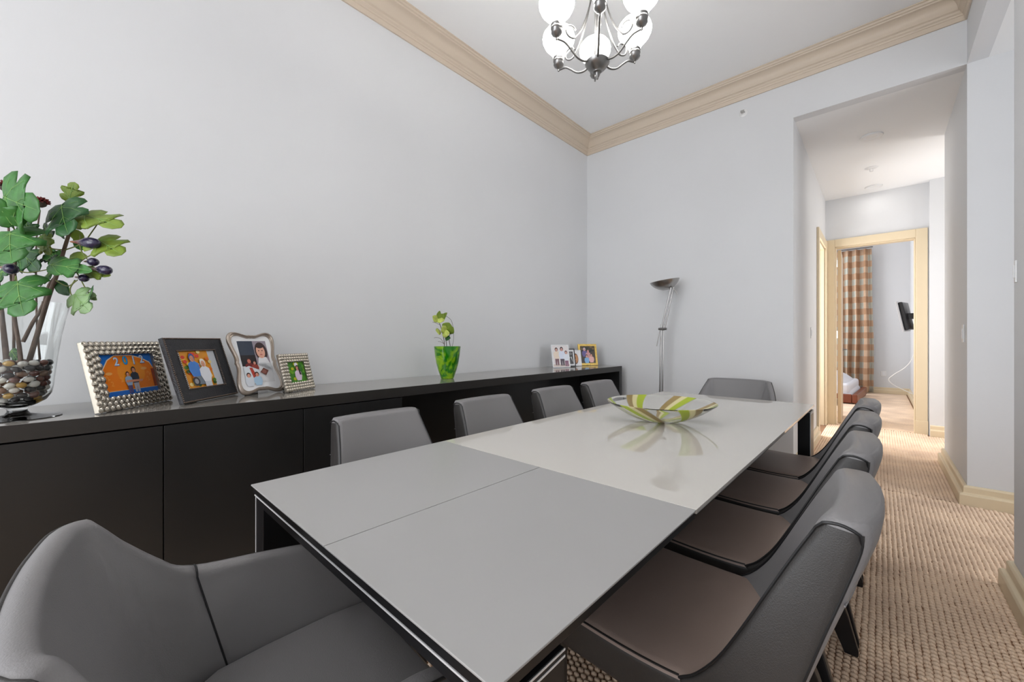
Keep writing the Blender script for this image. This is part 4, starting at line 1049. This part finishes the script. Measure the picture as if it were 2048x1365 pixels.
MB().tube([(-.012, 0, -.01), (-.014, 0, -.035), (0, 0, -.045), (.014, 0, -.035), (.012, 0, -.01)], .003, 6).lathe([(.001, -.049), (.018, -.048), (.018, -.045), (.001, -.045)], 12).build('deflector', M['plastic'], t, True)
t = thing('wall_sprinkler', 'small white sprinkler head high on the far wall below the crown moulding', 'sprinkler', (-.944, YF, 3.31), PI)
mt = Matrix.Rotation(-PI / 2, 4, 'X')
MB().lathe([(.001, .001), (.034, .001), (.036, .004), (.030, .009), (.001, .012)], 24, mtx=mt).build('escutcheon', M['plastic'], t, True)
MB().tube([(-.012, .010, 0), (-.014, .03, 0), (0, .042, 0), (.014, .03, 0), (.012, .010, 0)], .003, 6).box(-.016, .016, .042, .045, -.012, .012).build('deflector', M['steel'], t, True)

# ------------------------------------------------------------------ bedroom
# curtain
def curtain():
    t = thing('curtain', 'floor-length plaid curtain in orange and sage checks on the bedroom far wall', 'curtain', (-.62, BY - .22, 0))
    nx, nz = 150, 24; vs = []; fs = []; uvs = []
    for j in range(nz + 1):
        z = .03 + 3.17 * j / nz
        for i in range(nx + 1):
            s = i / nx; x = -.62 + 1.12 * s; fl = .3 + .7 * (1 - j / nz)
            y = .075 * (math.sin(s * 2 * PI * 7.5) + .35 * math.sin(s * 2 * PI * 15 + 1)) * (.55 + .45 * (1 - j / nz)) + .01 * math.sin(s * 9 + j * .2)
            x += .012 * math.sin(j * .35 + s * 5) * (1 - j / nz) + (.04 * (1 - j / nz) if s > .9 else 0)
            vs.append((x, y, z)); uvs.append((s, j / nz))
    for j in range(nz):
        for i in range(nx):
            a = j * (nx + 1) + i; fs.append((a, a + 1, a + nx + 2, a + nx + 1))
    o = mesh('cloth', vs, fs, M['curtain'], t, True, False)
    uvl = o.data.uv_layers.new(name='UVMap')
    for l in o.data.loops: uvl.data[l.index].uv = uvs[l.vertex_index]
    s = o.modifiers.new('s', 'SOLIDIFY'); s.thickness = .003
    MB().tube([(-1.2, 0, 3.23), (.52, 0, 3.23)], .014, 10).build('curtain_rod', M['darksteel'], t, True)
curtain()
# bed
bed = thing('bed', 'low brown leather bed with white duvet seen through the bedroom door', 'bed', (-.288, 9.60, 0), math.radians(-3))
for nm, q in (('footboard', (-.08, 0, 0, 1.85, .02, .18)), ('side_rail', (-2.35, -.08, 0, .08, .02, .18)), ('side_rail', (-2.35, -.08, 1.77, 1.85, .02, .18)), ('headboard', (-2.45, -2.35, 0, 1.85, .02, .95))):
    o = MB().box(*q).build(nm, M['bed_brown'], bed); bevel(o, .02, 3)
o = MB().box(-2.33, -.12, .10, 1.75, .06, .36).build('mattress', M['bed_white'], bed); bevel(o, .05, 3)
vs = []; fs = []; nx, ny = 30, 30
for j in range(ny + 1):
    for i in range(nx + 1):
        a = i / nx; b_ = j / ny * 2 - 1
        f = max(0, 1 - a ** 7) ** .55; e = max(0, 1 - abs(b_) ** 6) ** .5
        z = .15 + .46 * min(f, 1) * e + .014 * math.sin(9 * a + 7 * b_) * math.sin(8 * b_) * f * e
        vs.append((-2.25 + a * 2.16, .925 + b_ * .85, z))
for j in range(ny):
    for i in range(nx):
        q = j * (nx + 1) + i; fs.append((q, q + 1, q + nx + 2, q + nx + 1))
o = mesh('duvet', vs, fs, M['bed_white'], bed, True, False)
# television on its wall bracket
tv = thing('television', 'black flat television tilted down on a bracket at the bedroom right wall', 'television', (.35, 10.0, 1.60), 0)
mt = Matrix.Rotation(math.radians(-10), 4, 'Y') @ Matrix.Rotation(math.radians(-10), 4, 'Z')
o = MB().box(-.05, -.02, -.30, .30, -.27, .27, mt).build('screen_panel', M['tvgrey'], tv); bevel(o, .006)
o = MB().box(-.02, .04, -.28, .28, -.25, .25, mt).build('rear_housing', M['tv'], tv); bevel(o, .02, 3)
MB().box(-.053, -.05, -.28, .28, -.25, .25, mt).build('screen', M['tv'], tv)
MB().box(0.03, .139, -.05, .05, -.05, .05).build('wall_bracket', M['tv'], tv)
cb = MB().tube(cr([(.462, 9.8, 1.28), (.450, 9.82, .95), (.36, 9.9, .72), (.20, 9.95, .56), (.13, 10.0, .46), (.20, 10.05, .36), (.36, 10.1, .26), (.46, 10.15, .20)], 8), .006, 6).build('power_cable', M['cable'], None, True)
tag(cb, 'white cable hanging in a loop below the bedroom television', 'cable')
